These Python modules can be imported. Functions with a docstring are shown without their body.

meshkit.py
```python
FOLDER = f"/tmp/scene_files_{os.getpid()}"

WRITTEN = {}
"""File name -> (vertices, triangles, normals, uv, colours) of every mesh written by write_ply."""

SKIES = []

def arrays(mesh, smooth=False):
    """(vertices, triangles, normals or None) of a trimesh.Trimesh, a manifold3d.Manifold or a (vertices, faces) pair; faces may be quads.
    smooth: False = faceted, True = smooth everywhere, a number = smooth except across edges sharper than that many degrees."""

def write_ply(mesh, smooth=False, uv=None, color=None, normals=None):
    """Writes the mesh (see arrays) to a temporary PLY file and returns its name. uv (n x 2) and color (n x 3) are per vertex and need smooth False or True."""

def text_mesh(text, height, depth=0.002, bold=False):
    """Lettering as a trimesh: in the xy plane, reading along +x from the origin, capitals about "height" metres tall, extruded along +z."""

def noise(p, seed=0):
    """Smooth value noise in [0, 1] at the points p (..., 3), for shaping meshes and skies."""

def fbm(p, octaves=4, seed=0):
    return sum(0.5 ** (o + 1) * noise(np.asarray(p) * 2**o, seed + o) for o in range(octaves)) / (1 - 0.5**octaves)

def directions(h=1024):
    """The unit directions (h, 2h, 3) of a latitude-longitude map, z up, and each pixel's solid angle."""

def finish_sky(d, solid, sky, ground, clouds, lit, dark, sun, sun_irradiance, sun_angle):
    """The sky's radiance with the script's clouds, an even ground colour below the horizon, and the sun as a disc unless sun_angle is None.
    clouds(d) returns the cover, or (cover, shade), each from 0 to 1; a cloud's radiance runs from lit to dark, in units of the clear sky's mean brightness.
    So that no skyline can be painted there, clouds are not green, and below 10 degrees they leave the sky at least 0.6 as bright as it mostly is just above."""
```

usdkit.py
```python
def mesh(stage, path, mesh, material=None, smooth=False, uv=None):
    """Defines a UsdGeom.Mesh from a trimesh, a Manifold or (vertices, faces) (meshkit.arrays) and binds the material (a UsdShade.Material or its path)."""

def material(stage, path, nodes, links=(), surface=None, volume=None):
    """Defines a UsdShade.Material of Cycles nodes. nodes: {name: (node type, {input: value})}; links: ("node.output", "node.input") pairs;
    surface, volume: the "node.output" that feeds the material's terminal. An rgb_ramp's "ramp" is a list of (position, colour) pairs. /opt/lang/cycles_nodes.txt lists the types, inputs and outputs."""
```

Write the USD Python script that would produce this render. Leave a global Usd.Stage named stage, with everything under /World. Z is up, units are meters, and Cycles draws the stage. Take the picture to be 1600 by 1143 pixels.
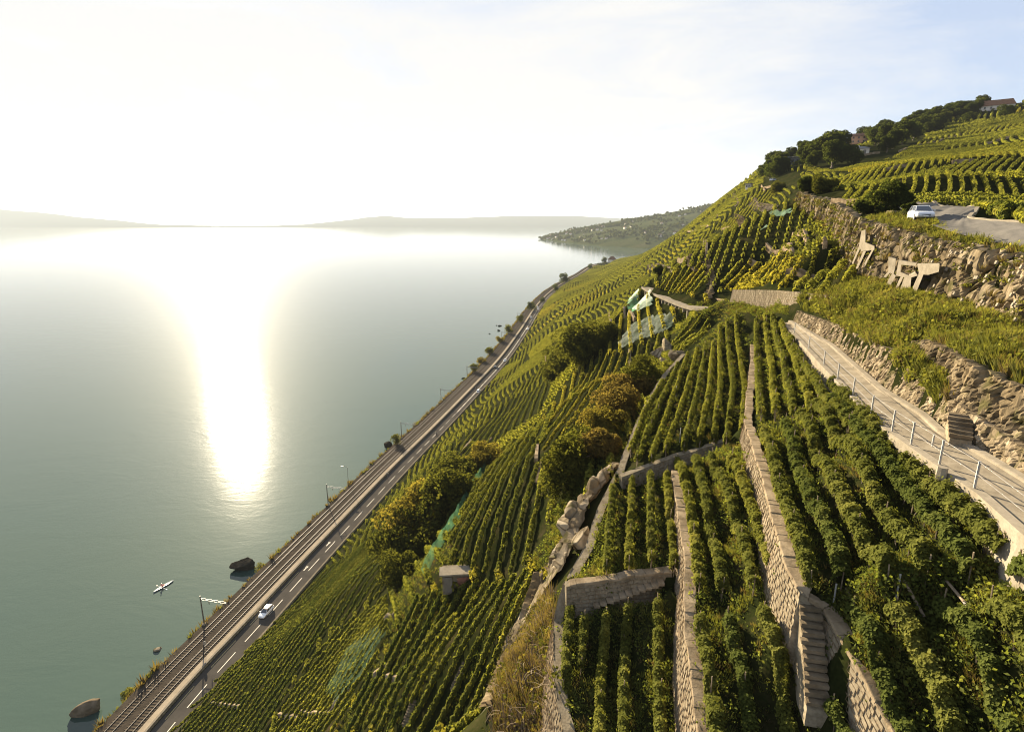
import math, random
import numpy as np
import trimesh, usdkit, meshkit
from scipy.interpolate import RBFInterpolator, PchipInterpolator
from scipy.spatial import cKDTree
from pxr import Usd, UsdGeom, UsdLux, UsdShade, Gf, Sdf, Vt

# ------------------------------------------------------------------ camera, sky, sun
stage = Usd.Stage.CreateInMemory()
UsdGeom.SetStageUpAxis(stage, 'Z'); UsdGeom.SetStageMetersPerUnit(stage, 1.0)
UsdGeom.Xform.Define(stage, '/World'); UsdGeom.Scope.Define(stage, '/World/Looks')
EYE = np.array([0.0, 0.0, 95.0]); PITCH = math.radians(14.1); FPX = 888.0
EXPOSURE = 2.75
SUN_AZ, SUN_EL = math.radians(-27.0), math.radians(17.5)          # azimuth from +y towards +x
SUN_I, SKY_S = 1.25, 0.05
VEIL, HIGH = (2.78, 2.77, 2.72), (1.55, 1.78, 2.3)                                            # the thin bright cloud veil over the lake
cam = UsdGeom.Camera.Define(stage, '/World/camera')
cam.CreateHorizontalApertureAttr(36.0); cam.CreateVerticalApertureAttr(36.0 * 731 / 1024)
cam.CreateFocalLengthAttr(36.0 * FPX / 1600); cam.CreateClippingRangeAttr(Gf.Vec2f(0.5, 100000))
cam.CreateExposureAttr(EXPOSURE)
x = UsdGeom.Xformable(cam); x.AddTranslateOp().Set(Gf.Vec3d(*EYE)); x.AddRotateXOp().Set(90 - math.degrees(PITCH))
SUN = np.array([math.sin(SUN_AZ) * math.cos(SUN_EL), math.cos(SUN_AZ) * math.cos(SUN_EL), math.sin(SUN_EL)])
sun = UsdLux.DistantLight.Define(stage, '/World/sun_light')
sun.CreateIntensityAttr(SUN_I); sun.CreateAngleAttr(0.5); sun.CreateNormalizeAttr(True); sun.CreateColorAttr(Gf.Vec3f(1.0, 0.85, 0.61))
q = Gf.Rotation(Gf.Vec3d(0, 0, -1), Gf.Vec3d(*(-SUN)))
UsdGeom.Xformable(sun).AddTransformOp().Set(Gf.Matrix4d(q, Gf.Vec3d(0, 0, 0)))
mat = lambda name, nodes, links, surface='p.BSDF', volume=None: usdkit.material(stage, '/World/Looks/' + name, nodes, links, surface=surface, volume=volume)
SKY = mat('sky', {
    'sky': ('sky_texture', {'sky_type': 'single_scattering', 'sun_disc': False, 'sun_elevation': SUN_EL, 'sun_rotation': SUN_AZ, 'altitude': 400.0, 'air_density': 1.0, 'aerosol_density': 0.5, 'ozone_density': 1.5}),
    'tc': ('texture_coordinate', {}),
    'map': ('mapping', {'scale': (1.0, 1.0, 4.5)}), 'xyz': ('separate_xyz', {}), 'low': ('map_range', {'from_min': 0.02, 'from_max': 0.55, 'to_min': 0.95, 'to_max': 0.20, 'clamp': True}),
    'n': ('noise_texture', {'scale': 2.3, 'detail': 9.0, 'roughness': 0.62, 'distortion': 0.5}),
    'r': ('map_range', {'from_min': 0.30, 'from_max': 0.70, 'to_min': -0.50, 'to_max': 0.50}), 'sum': ('math', {'math_type': 'add', 'use_clamp': True}), 'dot': ('vector_math', {'math_type': 'dot_product', 'vector2': tuple(SUN)}), 'toward': ('map_range', {'range_type': 'smoothstep', 'from_min': 0.45, 'from_max': 0.92, 'to_min': -0.42, 'to_max': 0.36, 'clamp': True}), 'sum2': ('math', {'math_type': 'add', 'use_clamp': True}),
    'hi': ('mix_color', {'blend_type': 'mix', 'fac': 0.88, 'b': HIGH}), 'c': ('mix_color', {'blend_type': 'mix', 'b': VEIL}),
    'bg': ('background_shader', {'strength': SKY_S})},
    [('tc.generated', 'map.vector'), ('map.vector', 'n.vector'), ('n.fac', 'r.value'), ('tc.generated', 'xyz.vector'), ('xyz.z', 'low.value'), ('low.result', 'sum.value1'), ('r.result', 'sum.value2'), ('tc.generated', 'dot.vector1'), ('dot.value', 'toward.value'), ('sum.value', 'sum2.value1'), ('toward.result', 'sum2.value2'), ('sum2.value', 'c.fac'), ('sky.color', 'hi.a'), ('hi.result', 'c.a'), ('c.result', 'bg.color')], surface='bg.background')
dome = UsdLux.DomeLight.Define(stage, '/World/sky')
dome.GetPrim().SetCustomDataByKey('kind', 'structure')
UsdShade.MaterialBindingAPI.Apply(dome.GetPrim()).Bind(SKY)
# ------------------------------------------------------------------ where things stand
SP, CP = math.sin(PITCH), math.cos(PITCH)
def ray(px, py):
    u, v = (np.asarray(px, float) - 800) / FPX, (np.asarray(py, float) - 571) / FPX
    return np.stack([u, CP - v * SP, -SP - v * CP], -1)
def at_depth(px, py, D): return EYE + ray(px, py) * np.asarray(D, float)[..., None]
def at_level(px, py, z):
    r = ray(px, py); return EYE + r * ((np.asarray(z, float) - EYE[2]) / r[..., 2])[..., None]
ROAD_Z = 5.0
_rp = at_level(*np.array([(258, 1143), (310, 1078), (382, 1000), (430, 946), (500, 868), (560, 803), (620, 738), (690, 667), (740, 614), (787, 562), (820, 515), (843, 478), (868, 452), (905, 430), (940, 411)], float).T, ROAD_Z)
_rp = np.vstack([_rp[0] + (_rp[0] - _rp[2]) * 2.2, _rp, [[330, 1500, 5.0], [520, 2000, 5.0]]])
_road = PchipInterpolator(_rp[:, 1], _rp[:, 0])
def road_x(y): return _road(np.clip(y, _rp[0, 1], 2000))
ROAD = np.stack([road_x(np.arange(_rp[0, 1], 1500, 3.0)), np.arange(_rp[0, 1], 1500, 3.0)], 1)
for _ in range(12): ROAD[1:-1] = 0.25 * ROAD[:-2] + 0.5 * ROAD[1:-1] + 0.25 * ROAD[2:]
_d = np.gradient(ROAD, axis=0); _d /= np.linalg.norm(_d, axis=1, keepdims=True)
ROAD_T, ROAD_N = _d, np.stack([_d[:, 1], -_d[:, 0]], 1)               # tangent; normal towards the hill
_rt = cKDTree(ROAD)
def road_offset(x, y):
    """signed distance from the road's centre line, positive uphill"""
    p = np.stack([np.ravel(x), np.ravel(y)], 1); _, i = _rt.query(p)
    return ((p - ROAD[i]) * ROAD_N[i]).sum(1).reshape(np.shape(x))

# retaining walls: top edge (pixel, pixel, level) with the uphill side on the right of the direction of travel, height, reach
WALLS = {
 'ab': ([(1112, 1330, 74.2), (1090, 1143, 74.6), (1078, 1040, 75.1), (1068, 945, 75.6), (1072, 880, 76.0), (1060, 800, 76.2), (1049, 735, 76.2)], [3.6, 3.4, 3.2, 2.6, 2.0, 1.6, .8], 5.0),
 'bc': ([(1470, 1300, 77.4), (1395, 1143, 78.2), (1340, 1045, 78.8), (1287, 950, 79.4), (1250, 928, 79.9), (1222, 860, 80.2), (1197, 765, 80.3), (1176, 700, 80.2), (1163, 655, 79.8)], [3.4, 3.4, 3.2, 3.0, 2.9, 2.8, 2.4, 2.0, 1.6], 6.0),
 'ef': ([(1163, 655, 79.6), (1168, 610, 79.6), (1174, 560, 79.8), (1173, 538, 80.0)], [1.5, 1.4, 1.2, .8], 5.0),
 'a_left': ([(905, 1300, 70.2), (880, 1143, 70.8), (866, 1050, 71.2), (866, 960, 71.6), (880, 912, 73.2)], [5.5, 5.5, 5.0, 4.5, 5.0], 5.0),
 'a2_left': ([(880, 912, 73.4), (915, 850, 73.6), (935, 790, 73.8), (962, 738, 74.2)], [5.0, 5.0, 5.0, 4.5], 6.0),
 'e_left': ([(962, 738, 74.6), (985, 680, 75.2), (1010, 625, 75.6), (1035, 585, 76.0), (1065, 552, 76.4)], [4.0, 3.5, 3.0, 2.6, 1.5], 8.0),
 'a_cross': ([(1050, 892, 74.4), (960, 904, 74.2), (885, 916, 73.8)], [1.5, 1.6, 1.6], 5.0),
 'e_cross': ([(1160, 680, 77.3), (1050, 715, 76.0), (972, 745, 74.9)], [0.9, 1.1, 1.2], 4.0),
 'c_cross': ([(1540, 893, 83.0), (1400, 915, 81.9), (1350, 921, 81.3)], [1.7, 1.9, 1.7], 0),
 'lane_outer': ([(1760, 960, 84.9), (1600, 838, 84.9), (1530, 775, 84.85), (1467, 731, 84.75), (1396, 681, 84.6), (1363, 656, 84.5), (1326, 615, 84.3), (1283, 570, 84.0), (1240, 522, 83.5), (1222, 504, 83.3)], [1.7, 1.6, 1.5, 1.5, 1.4, 1.4, 1.3, 1.2, .9, .6], 0),
 'lane_inner': ([(1750, 838, 84.95), (1600, 745, 84.9), (1545, 712, 84.88), (1482, 679, 84.8), (1449, 649, 84.72), (1383, 609, 84.6), (1303, 539, 84.2), (1238, 502, 83.7)], [.8, .85, 1.0, 1.3, 1.6, 2.2, 1.6, 1.2], 'base'),
 'rough': ([(1750, 775, 85.6), (1600, 690, 85.75), (1509, 640, 85.95), (1446, 566, 86.5), (1424, 545, 86.8)], [2.2, 2.1, 2.1, 1.3, .5], 'base'),
 'far_wall': ([(1318, 466, 57), (1290, 460, 62), (1215, 453, 78), (1145, 452, 93)], [.7, 1.4, 2.5, 2.8], 'depth'),
 'cliff': ([(1800, 500, 25), (1700, 450, 30), (1600, 405, 38), (1560, 395, 41), (1480, 378, 49), (1437, 368, 55), (1385, 355, 61), (1345, 345, 73), (1310, 322, 90), (1280, 310, 105), (1245, 300, 125)], [3.0, 3.5, 4.2, 4.6, 4.9, 5.3, 6.0, 6.3, 4.6, 4.0, 2.5], 'depth'),
}
def _poly(name):
    t, h, how = WALLS[name]; a = np.array(t, float); h = np.array(h, float)
    P = (at_depth if how == 'depth' else at_level)(a[:, 0], a[:, 1], a[:, 2])
    if how == 'base': P[:, 2] += h
    return P, h, how
WALL_AT = {k: _poly(k) for k in WALLS}
def resample(P, H, step):
    s = np.r_[0, np.cumsum(np.linalg.norm(np.diff(P[:, :2], axis=0), axis=1))]; n = max(2, int(s[-1] / step) + 1); q = np.linspace(0, s[-1], n)
    return np.stack([np.interp(q, s, P[:, k]) for k in range(3)], 1), np.interp(q, s, H)
def normals2(P):
    d = np.gradient(P[:, :2], axis=0); d /= np.linalg.norm(d, axis=1, keepdims=True); return np.stack([d[:, 1], -d[:, 0]], 1)
# spot levels of the hillside: pixel, pixel, level
SPOTS = [(960, 1040, 71.2), (920, 980, 71.3), (1000, 960, 71.8), (990, 820, 73.9), (960, 870, 73.7), (1030, 860, 74.2), (1150, 1050, 74.9), (1140, 960, 75.6), (1200, 1100, 75.0), (1150, 850, 76.4), (1140, 760, 76.6),
 (1080, 600, 77.0), (1060, 680, 76.3), (1000, 690, 75.4), (1110, 540, 78.4), (1130, 490, 80.4), (1210, 580, 81.0), (1190, 510, 81.3), (1230, 560, 81.8), (1240, 610, 81.5),
 (780, 790, 59), (720, 860, 56), (830, 720, 62), (800, 900, 59), (740, 990, 55.5), (680, 980, 51), (640, 1080, 49), (700, 1120, 51), (780, 1100, 57), (830, 1000, 61.5), (850, 900, 64.5), (560, 1000, 37), (560, 900, 30), (620, 920, 38), (450, 1000, 18), (500, 1090, 31),
 (400, 1110, 18), (330, 1120, 10), (640, 840, 31), (700, 790, 40), (700, 700, 29), (760, 720, 43), (620, 800, 22), (800, 640, 32), (830, 620, 41), (850, 660, 52), (900, 620, 64), (900, 700, 65.5), (960, 620, 69), (960, 560, 68), (900, 550, 53),
 (1000, 520, 68), (1010, 560, 70), (860, 520, 33), (880, 470, 24), (950, 460, 49), (1100, 482, 80.5), (1000, 440, 60), (1040, 430, 72), (1100, 440, 83),
 (1080, 500, 77), (930, 430, 22),
 (1380, 480, 87.9), (1450, 500, 88.3), (1550, 540, 88.25), (1600, 560, 88.2), (1330, 500, 86.8)]
TOPS = [(1400, 800, 24), (1500, 840, 21), (1300, 850, 24.5), (1300, 700, 33), (1250, 650, 39), (1400, 720, 28), (1450, 1050, 19.5), (1560, 1100, 17.5), (1560, 980, 19), (1380, 1000, 20.5)]       # vine tops there: pixel, pixel, depth
SPOTS_D = [(1437, 347, 61), (1480, 355, 55), (1520, 362, 50), (1560, 370, 46), (1600, 382, 42), (1420, 325, 70), (1380, 340, 74), (1600, 345, 52), (1550, 325, 66), (1450, 305, 92), (1340, 305, 130), (1400, 290, 128), (1550, 290, 96), (1600, 280, 98), (1600, 250, 130), (1600, 220, 200), (1500, 250, 180),
 (1300, 290, 165), (1250, 280, 225), (1220, 285, 260), (1240, 255, 300), (1300, 265, 240), (1400, 250, 230), (1500, 220, 280), (1600, 185, 330), (1600, 160, 400), (1550, 180, 385), (1500, 178, 420), (1450, 190, 430), (1400, 205, 430), (1350, 225, 430), (1300, 240, 420), (1250, 238, 430), (1200, 258, 470), (1170, 290, 520), (1140, 310, 640),
 (1500, 330, 70), (990, 466, 153), (978, 482, 147), (1010, 487, 128), (975, 502, 141), (950, 515, 156), (1104, 486, 101), (1085, 490, 105), (1066, 486, 112), (1048, 479, 120), (1030, 472, 129), (1015, 464, 139), (1006, 457, 147), (1250, 440, 90), (1300, 440, 78), (1300, 420, 78), (1200, 420, 110), (1260, 400, 95), (1200, 380, 160), (1150, 370, 220), (1250, 360, 108), (1230, 330, 150), (1200, 320, 230), (1300, 380, 80),
 (1085, 345, 850), (1110, 326, 900), (1050, 372, 700), (1060, 400, 330), (1000, 400, 900), (960, 408, 1080), (1150, 300, 420)]
HIDDEN = [(1110, 322, 1300, -30), (1200, 240, 800, -25), (1350, 215, 700, -25), (1500, 172, 700, -25), (1600, 150, 650, -22), (1000, 392, 1400, -25), (1060, 358, 1300, -25), (1750, 150, 600, -20), (1800, 300, 100, 0), (1800, 400, 50, 0), (1300, 220, 1000, -60), (1500, 160, 1100, -60)]
_a = np.array(SPOTS, float); pts = [at_level(_a[:, 0], _a[:, 1], _a[:, 2])]
_a = np.array(TOPS, float); _b = at_depth(_a[:, 0], _a[:, 1], _a[:, 2]); _b[:, 2] -= 1.15; pts.append(_b)
_a = np.array(SPOTS_D, float); pts.append(at_depth(_a[:, 0], _a[:, 1], _a[:, 2]))
_a = np.array(HIDDEN, float); _b = at_depth(_a[:, 0], _a[:, 1], _a[:, 2]); _b[:, 2] += _a[:, 3]; pts.append(_b)
SPOT_AT = np.vstack(pts)
for k, (P, H, W) in WALL_AT.items():
    Q, h = resample(P, H, 8.0 if k != 'far_wall' else 14.0); pts.append(np.c_[Q[:, :2], Q[:, 2] - h / 2])
for off, z in ((4.5, 5.6), (-8, 5.0), (11, 9.0)):
    sel = slice(0, None, 14) if off != 11 else slice(70, 400, 30)
    pts.append(np.c_[ROAD[sel] + ROAD_N[sel] * off, np.full(len(ROAD[sel]), z)])
pts = np.vstack(pts); pts = pts[(pts[:, 1] > -60)]
def warp(x, y): return np.stack([np.arcsinh((np.ravel(x) - road_x(np.ravel(y))) / 60) * 60, np.arcsinh(np.ravel(y) / 60) * 60], 1)
_rbf = RBFInterpolator(warp(pts[:, 0], pts[:, 1]), pts[:, 2], kernel='thin_plate_spline', smoothing=0.6)
def axis(lo, a, b, hi, fine, growth, most):
    up = [b]; d = fine
    while up[-1] < hi: d = min(d * growth, most); up.append(up[-1] + d)
    dn = [a]; d = fine
    while dn[-1] > lo: d = min(d * growth, most); dn.append(dn[-1] - d)
    return np.r_[dn[::-1], np.arange(a + fine, b - fine / 2, fine), up]
FX0, FX1, FY0, FY1, FS = -5.0, 79.0, 6.0, 146.0, 0.4
GX, GY = axis(-110, FX0, FX1, 900, FS, 1.025, 9.0), axis(3, FY0, FY1, 1700, FS, 1.022, 11.0)
XX, YY = np.meshgrid(GX, GY)
BASE = _rbf(warp(XX, YY)).reshape(XX.shape)
def terraces(base):
    """the walled part of the slope: the smoothest surface through the known levels that may break only along the walls"""
    import scipy.sparse as sps
    from scipy.sparse.linalg import spsolve
    i0, i1 = np.searchsorted(GX, [FX0 - 1e-6, FX1 - FS / 2]); j0, j1 = np.searchsorted(GY, [FY0 - 1e-6, FY1 - FS / 2])
    gx, gy = GX[i0:i1], GY[j0:j1]; nx, ny = len(gx), len(gy); B = base[j0:j1, i0:i1]; I = np.arange(nx * ny).reshape(ny, nx)
    cutx, cuty = np.zeros((ny, nx - 1), bool), np.zeros((ny - 1, nx), bool)          # links broken by a wall
    rows, vals, wts = [], [], []
    def fix(x, y, z, w):
        u, v = (x - gx[0]) / FS, (y - gy[0]) / FS; m = (u >= 0) & (u <= nx - 1) & (v >= 0) & (v <= ny - 1)
        rows.append(I[np.rint(v[m]).astype(int), np.rint(u[m]).astype(int)]); vals.append(z[m]); wts.append(np.full(m.sum(), w))
    for k, (P, H, W) in WALL_AT.items():
        Q, h = resample(P, H, .2); n = normals2(Q); L = Q[:, :2] + n * .25
        for a, b in zip(L[:-1], L[1:]):
            d = b - a
            for horizontal in (True, False):
                p, r = (1, 0) if horizontal else (0, 1)
                lines, along, cut = (gy, gx, cutx) if horizontal else (gx, gy, cuty)
                lo, hi = min(a[p], b[p]), max(a[p], b[p])
                for q in range(np.searchsorted(lines, lo), np.searchsorted(lines, hi)):
                    c = a[r] + d[r] * (lines[q] - a[p]) / d[p]; e = np.searchsorted(along, c) - 1
                    if 0 <= e < len(along) - 1: cut[(q, e) if horizontal else (e, q)] = True
        fix(Q[:, 0] + n[:, 0] * .75, Q[:, 1] + n[:, 1] * .75, Q[:, 2] - .08, 6.0)
        o = .45 + .12 * h if k != 'cliff' else .6 + .1 * h
        fix(Q[:, 0] - n[:, 0] * o, Q[:, 1] - n[:, 1] * o, Q[:, 2] - h, 6.0)
    fix(SPOT_AT[:, 0], SPOT_AT[:, 1], SPOT_AT[:, 2], 6.0)
    e = np.zeros((ny, nx), bool); e[0] = e[-1] = True; e[:, 0] = e[:, -1] = True
    rows += [I[e], I.ravel()]; vals += [B[e], B.ravel()]; wts += [np.full(e.sum(), 20.0), np.full(nx * ny, .004)]
    r, v, w = map(np.concatenate, (rows, vals, wts)); A = sps.csr_matrix((w, (np.arange(len(r)), r)), (len(r), nx * ny)); M = [A]; rhs = [w * v]
    def term(cols, cf, wt):
        n = len(cols[0]); M.append(sps.csr_matrix((np.tile(cf, n) * wt, (np.repeat(np.arange(n), len(cols)), np.stack(cols, 1).ravel())), (n, nx * ny))); rhs.append(np.zeros(n))
    ok = ~(cutx[:, :-1] | cutx[:, 1:]); term([I[:, :-2][ok], I[:, 1:-1][ok], I[:, 2:][ok]], [1, -2, 1], 1.0)
    ok = ~(cuty[:-1] | cuty[1:]); term([I[:-2][ok], I[1:-1][ok], I[2:][ok]], [1, -2, 1], 1.0)
    ok = ~(cutx[:-1] | cutx[1:] | cuty[:, :-1] | cuty[:, 1:]); term([I[:-1, :-1][ok], I[:-1, 1:][ok], I[1:, :-1][ok], I[1:, 1:][ok]], [1, -1, -1, 1], 1.4)
    term([I[:, :-1][~cutx], I[:, 1:][~cutx]], [1, -1], .02); term([I[:-1][~cuty], I[1:][~cuty]], [1, -1], .02)
    M = sps.vstack(M).tocsr(); z = spsolve((M.T @ M).tocsc(), M.T @ np.concatenate(rhs))
    out = base.copy(); out[j0:j1, i0:i1] = z.reshape(ny, nx); return out
BASE = terraces(BASE)
def land(x, y, z):
    o = road_offset(x, y); bump = meshkit.fbm(np.stack([x / 3.1, y / 3.1, 0 * x], -1), 3, 5) - .5
    hill = z + bump * np.clip(o - 6, 0, 1) * np.clip(np.hypot(x, y) / 90, .12, 1.0) * 0.9
    hill = np.where(o > 3, np.maximum(hill, 5.2 + np.clip(o - 5, 0, 40) * .02), hill)
    t = np.clip((o - 2.9) / 2.2, 0, 1); z = ROAD_Z - .06 + (hill - ROAD_Z + .06) * t * t * (3 - 2 * t)
    bank = ROAD_Z - .06 - np.clip(-o - 12.7, 0, 40) * 1.9 + bump * np.clip(-o - 12.7, 0, 1) * 2.0
    return np.where(o < -12.7, np.maximum(bank, -6), z)
ZZ = land(XX, YY, BASE)
def keep_below(L, R, zL, zR, drop):
    """the ground stays just under a paved strip between two edges"""
    from shapely.geometry import Polygon
    from shapely import contains_xy
    m = contains_xy(Polygon(np.vstack([L[:, :2], R[::-1, :2]])).buffer(0), XX, YY); q = np.stack([XX[m], YY[m]], 1)
    _, i = cKDTree(L[:, :2]).query(q); _, j = cKDTree(R[:, :2]).query(q); ZZ[m] = np.minimum(ZZ[m], np.minimum(zL[i], zR[j]) - drop)
_L = resample(WALL_AT['lane_outer'][0], WALL_AT['lane_outer'][1], .4)[0]; _R = WALL_AT['lane_inner'][0].copy(); _R[:, 2] -= WALL_AT['lane_inner'][1]; _R = resample(_R, _R[:, 2], .4)[0]
keep_below(_L, _R + np.c_[normals2(_R) * .3, np.zeros(len(_R))], _L[:, 2], _R[:, 2], .12)
def ground(x, y):
    x, y = np.asarray(x, float), np.asarray(y, float)
    i = np.clip(np.searchsorted(GX, x) - 1, 0, len(GX) - 2); j = np.clip(np.searchsorted(GY, y) - 1, 0, len(GY) - 2)
    a, b = (x - GX[i]) / (GX[i + 1] - GX[i]), (y - GY[j]) / (GY[j + 1] - GY[j])
    return (ZZ[j, i] * (1 - a) + ZZ[j, i + 1] * a) * (1 - b) + (ZZ[j + 1, i] * (1 - a) + ZZ[j + 1, i + 1] * a) * b
_ts = np.concatenate([[8.0], 8.0 * np.cumprod(np.full(900, 1.0062))])
def at(px, py, up=0.0, near=8.0):
    """the point of the hillside (or of a surface lying a little above it) that shows at these pixels of the photograph"""
    r = ray(px, py); flat = r.reshape(-1, 3); out = np.empty_like(flat)
    for k, d in enumerate(flat):
        p = EYE + d * _ts[_ts >= near][:, None]; f = p[:, 2] - ground(p[:, 0], p[:, 1]) - up
        m = np.nonzero((f[1:] <= 0) & (f[:-1] > 0))[0]
        if not len(m): out[k] = p[-1]; continue
        i = m[0]; t = f[i] / (f[i] - f[i + 1]); out[k] = p[i] + (p[i + 1] - p[i]) * t
    return out.reshape(r.shape)
# ------------------------------------------------------------------ writing the stage
def tag(prim, label=None, category=None, group=None, kind=None):
    p = prim.GetPrim() if hasattr(prim, 'GetPrim') else prim
    for k, v in (('label', label), ('category', category), ('group', group), ('kind', kind)):
        if v: p.SetCustomDataByKey(k, v)
    return p
_taken = {}
def path_of(name, parent=None):
    base = (str(parent.GetPath()) if parent is not None else '/World') + '/' + name
    n = _taken.get(base, 0); _taken[base] = n + 1
    return base if n == 0 else f'{base}_{n:03d}'
def obj(name, mesh, m, parent=None, smooth=False):
    return usdkit.mesh(stage, path_of(name, parent), mesh, m, smooth=smooth).GetPrim()
def thing(name, label, category, loc=(0, 0, 0), rz=0.0, group=None, kind=None):
    xf = UsdGeom.Xform.Define(stage, path_of(name)); xf.AddTranslateOp().Set(Gf.Vec3d(*map(float, loc)))
    if rz: xf.AddRotateZOp().Set(math.degrees(rz))
    return tag(xf, label, category, group, kind)
def again(src, loc, rz=0.0, label=None, group=None, scale=None):
    was = src.GetCustomData()
    p = thing(src.GetName().rstrip('0123456789').rstrip('_'), label or was['label'], was['category'], loc, rz, group or was.get('group'))
    if scale: UsdGeom.Xformable(p).AddScaleOp().Set(Gf.Vec3f(*np.broadcast_to(np.asarray(scale, float), 3).tolist()))
    p.GetReferences().AddInternalReference(src.GetPath()); p.SetInstanceable(True)
    return p
def structure(name, mesh, m, smooth=False): return tag(obj(name, mesh, m, None, smooth), kind='structure')
def join(parts):
    V, Fc, n = [], [], 0
    for p in parts:
        v, f = (p.vertices, p.faces) if hasattr(p, 'faces') else p
        V.append(np.asarray(v, float)); Fc.append(np.asarray(f) + n); n += len(V[-1])
    return np.vstack(V), np.vstack(Fc)
def grid_faces(nr, nc, wrap=False):
    i = np.arange(nr - 1)[:, None] * nc; j = np.arange(nc if wrap else nc - 1)[None, :]; k = (j + 1) % nc
    a, b, c, d = i + j, i + k, i + nc + k, i + nc + j
    return np.stack([a, b, c, d], -1).reshape(-1, 4)
def tris(f): f = np.asarray(f); return f if f.shape[1] == 3 else np.vstack([f[:, [0, 1, 2]], f[:, [0, 2, 3]]])
def box(size, at=(0, 0, 0), rz=0.0):
    b = trimesh.creation.box(size); 
    if rz: b.apply_transform(trimesh.transformations.rotation_matrix(rz, [0, 0, 1]))
    b.apply_translation(at); return b
def hull(p): return trimesh.convex.convex_hull(np.asarray(p, float))
def tube(P, r, n=6):
    P = np.asarray(P, float); r = np.broadcast_to(r, len(P)); d = np.gradient(P, axis=0); d /= np.linalg.norm(d, axis=1, keepdims=True) + 1e-12
    ref = np.where(np.abs(d[:, 2:3]) > .9, [[1.0, 0, 0]], [[0, 0, 1.0]]); a = np.cross(d, ref); a /= np.linalg.norm(a, axis=1, keepdims=True); b = np.cross(d, a)
    th = np.arange(n) / n * 2 * np.pi; ring = a[:, None] * np.cos(th)[:, None] + b[:, None] * np.sin(th)[:, None]
    v = (P[:, None] + ring * r[:, None, None]).reshape(-1, 3); f = tris(grid_faces(len(P), n, True))
    c0, c1 = len(v), len(v) + 1; v = np.vstack([v, P[0], P[-1]]); k = np.arange(n); m = (len(P) - 1) * n
    return v, np.vstack([f, np.stack([np.full(n, c0), (k + 1) % n, k], 1), np.stack([np.full(n, c1), m + k, m + (k + 1) % n], 1)])
def ribbon(L, R):
    """a strip between two 3D polylines"""
    v = np.stack([L, R], 1).reshape(-1, 3); return v, tris(grid_faces(len(L), 2))
def profile_sweep(P, N, prof):
    """sweeps a closed cross-section [(across, up)] along points P with horizontal normals N"""
    prof = np.asarray(prof, float)
    v = (P[:, None, :] + np.concatenate([N[:, None, :] * prof[None, :, :1], np.broadcast_to(prof[None, :, 1:], (len(P), len(prof), 1))], -1)).reshape(-1, 3)
    n = len(prof); f = tris(grid_faces(len(P), n, True)); k = np.arange(1, n - 1); m = (len(P) - 1) * n
    return v, np.vstack([f, np.stack([0 * k, k, k + 1], 1), np.stack([m + 0 * k, m + k + 1, m + k], 1)])
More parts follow.
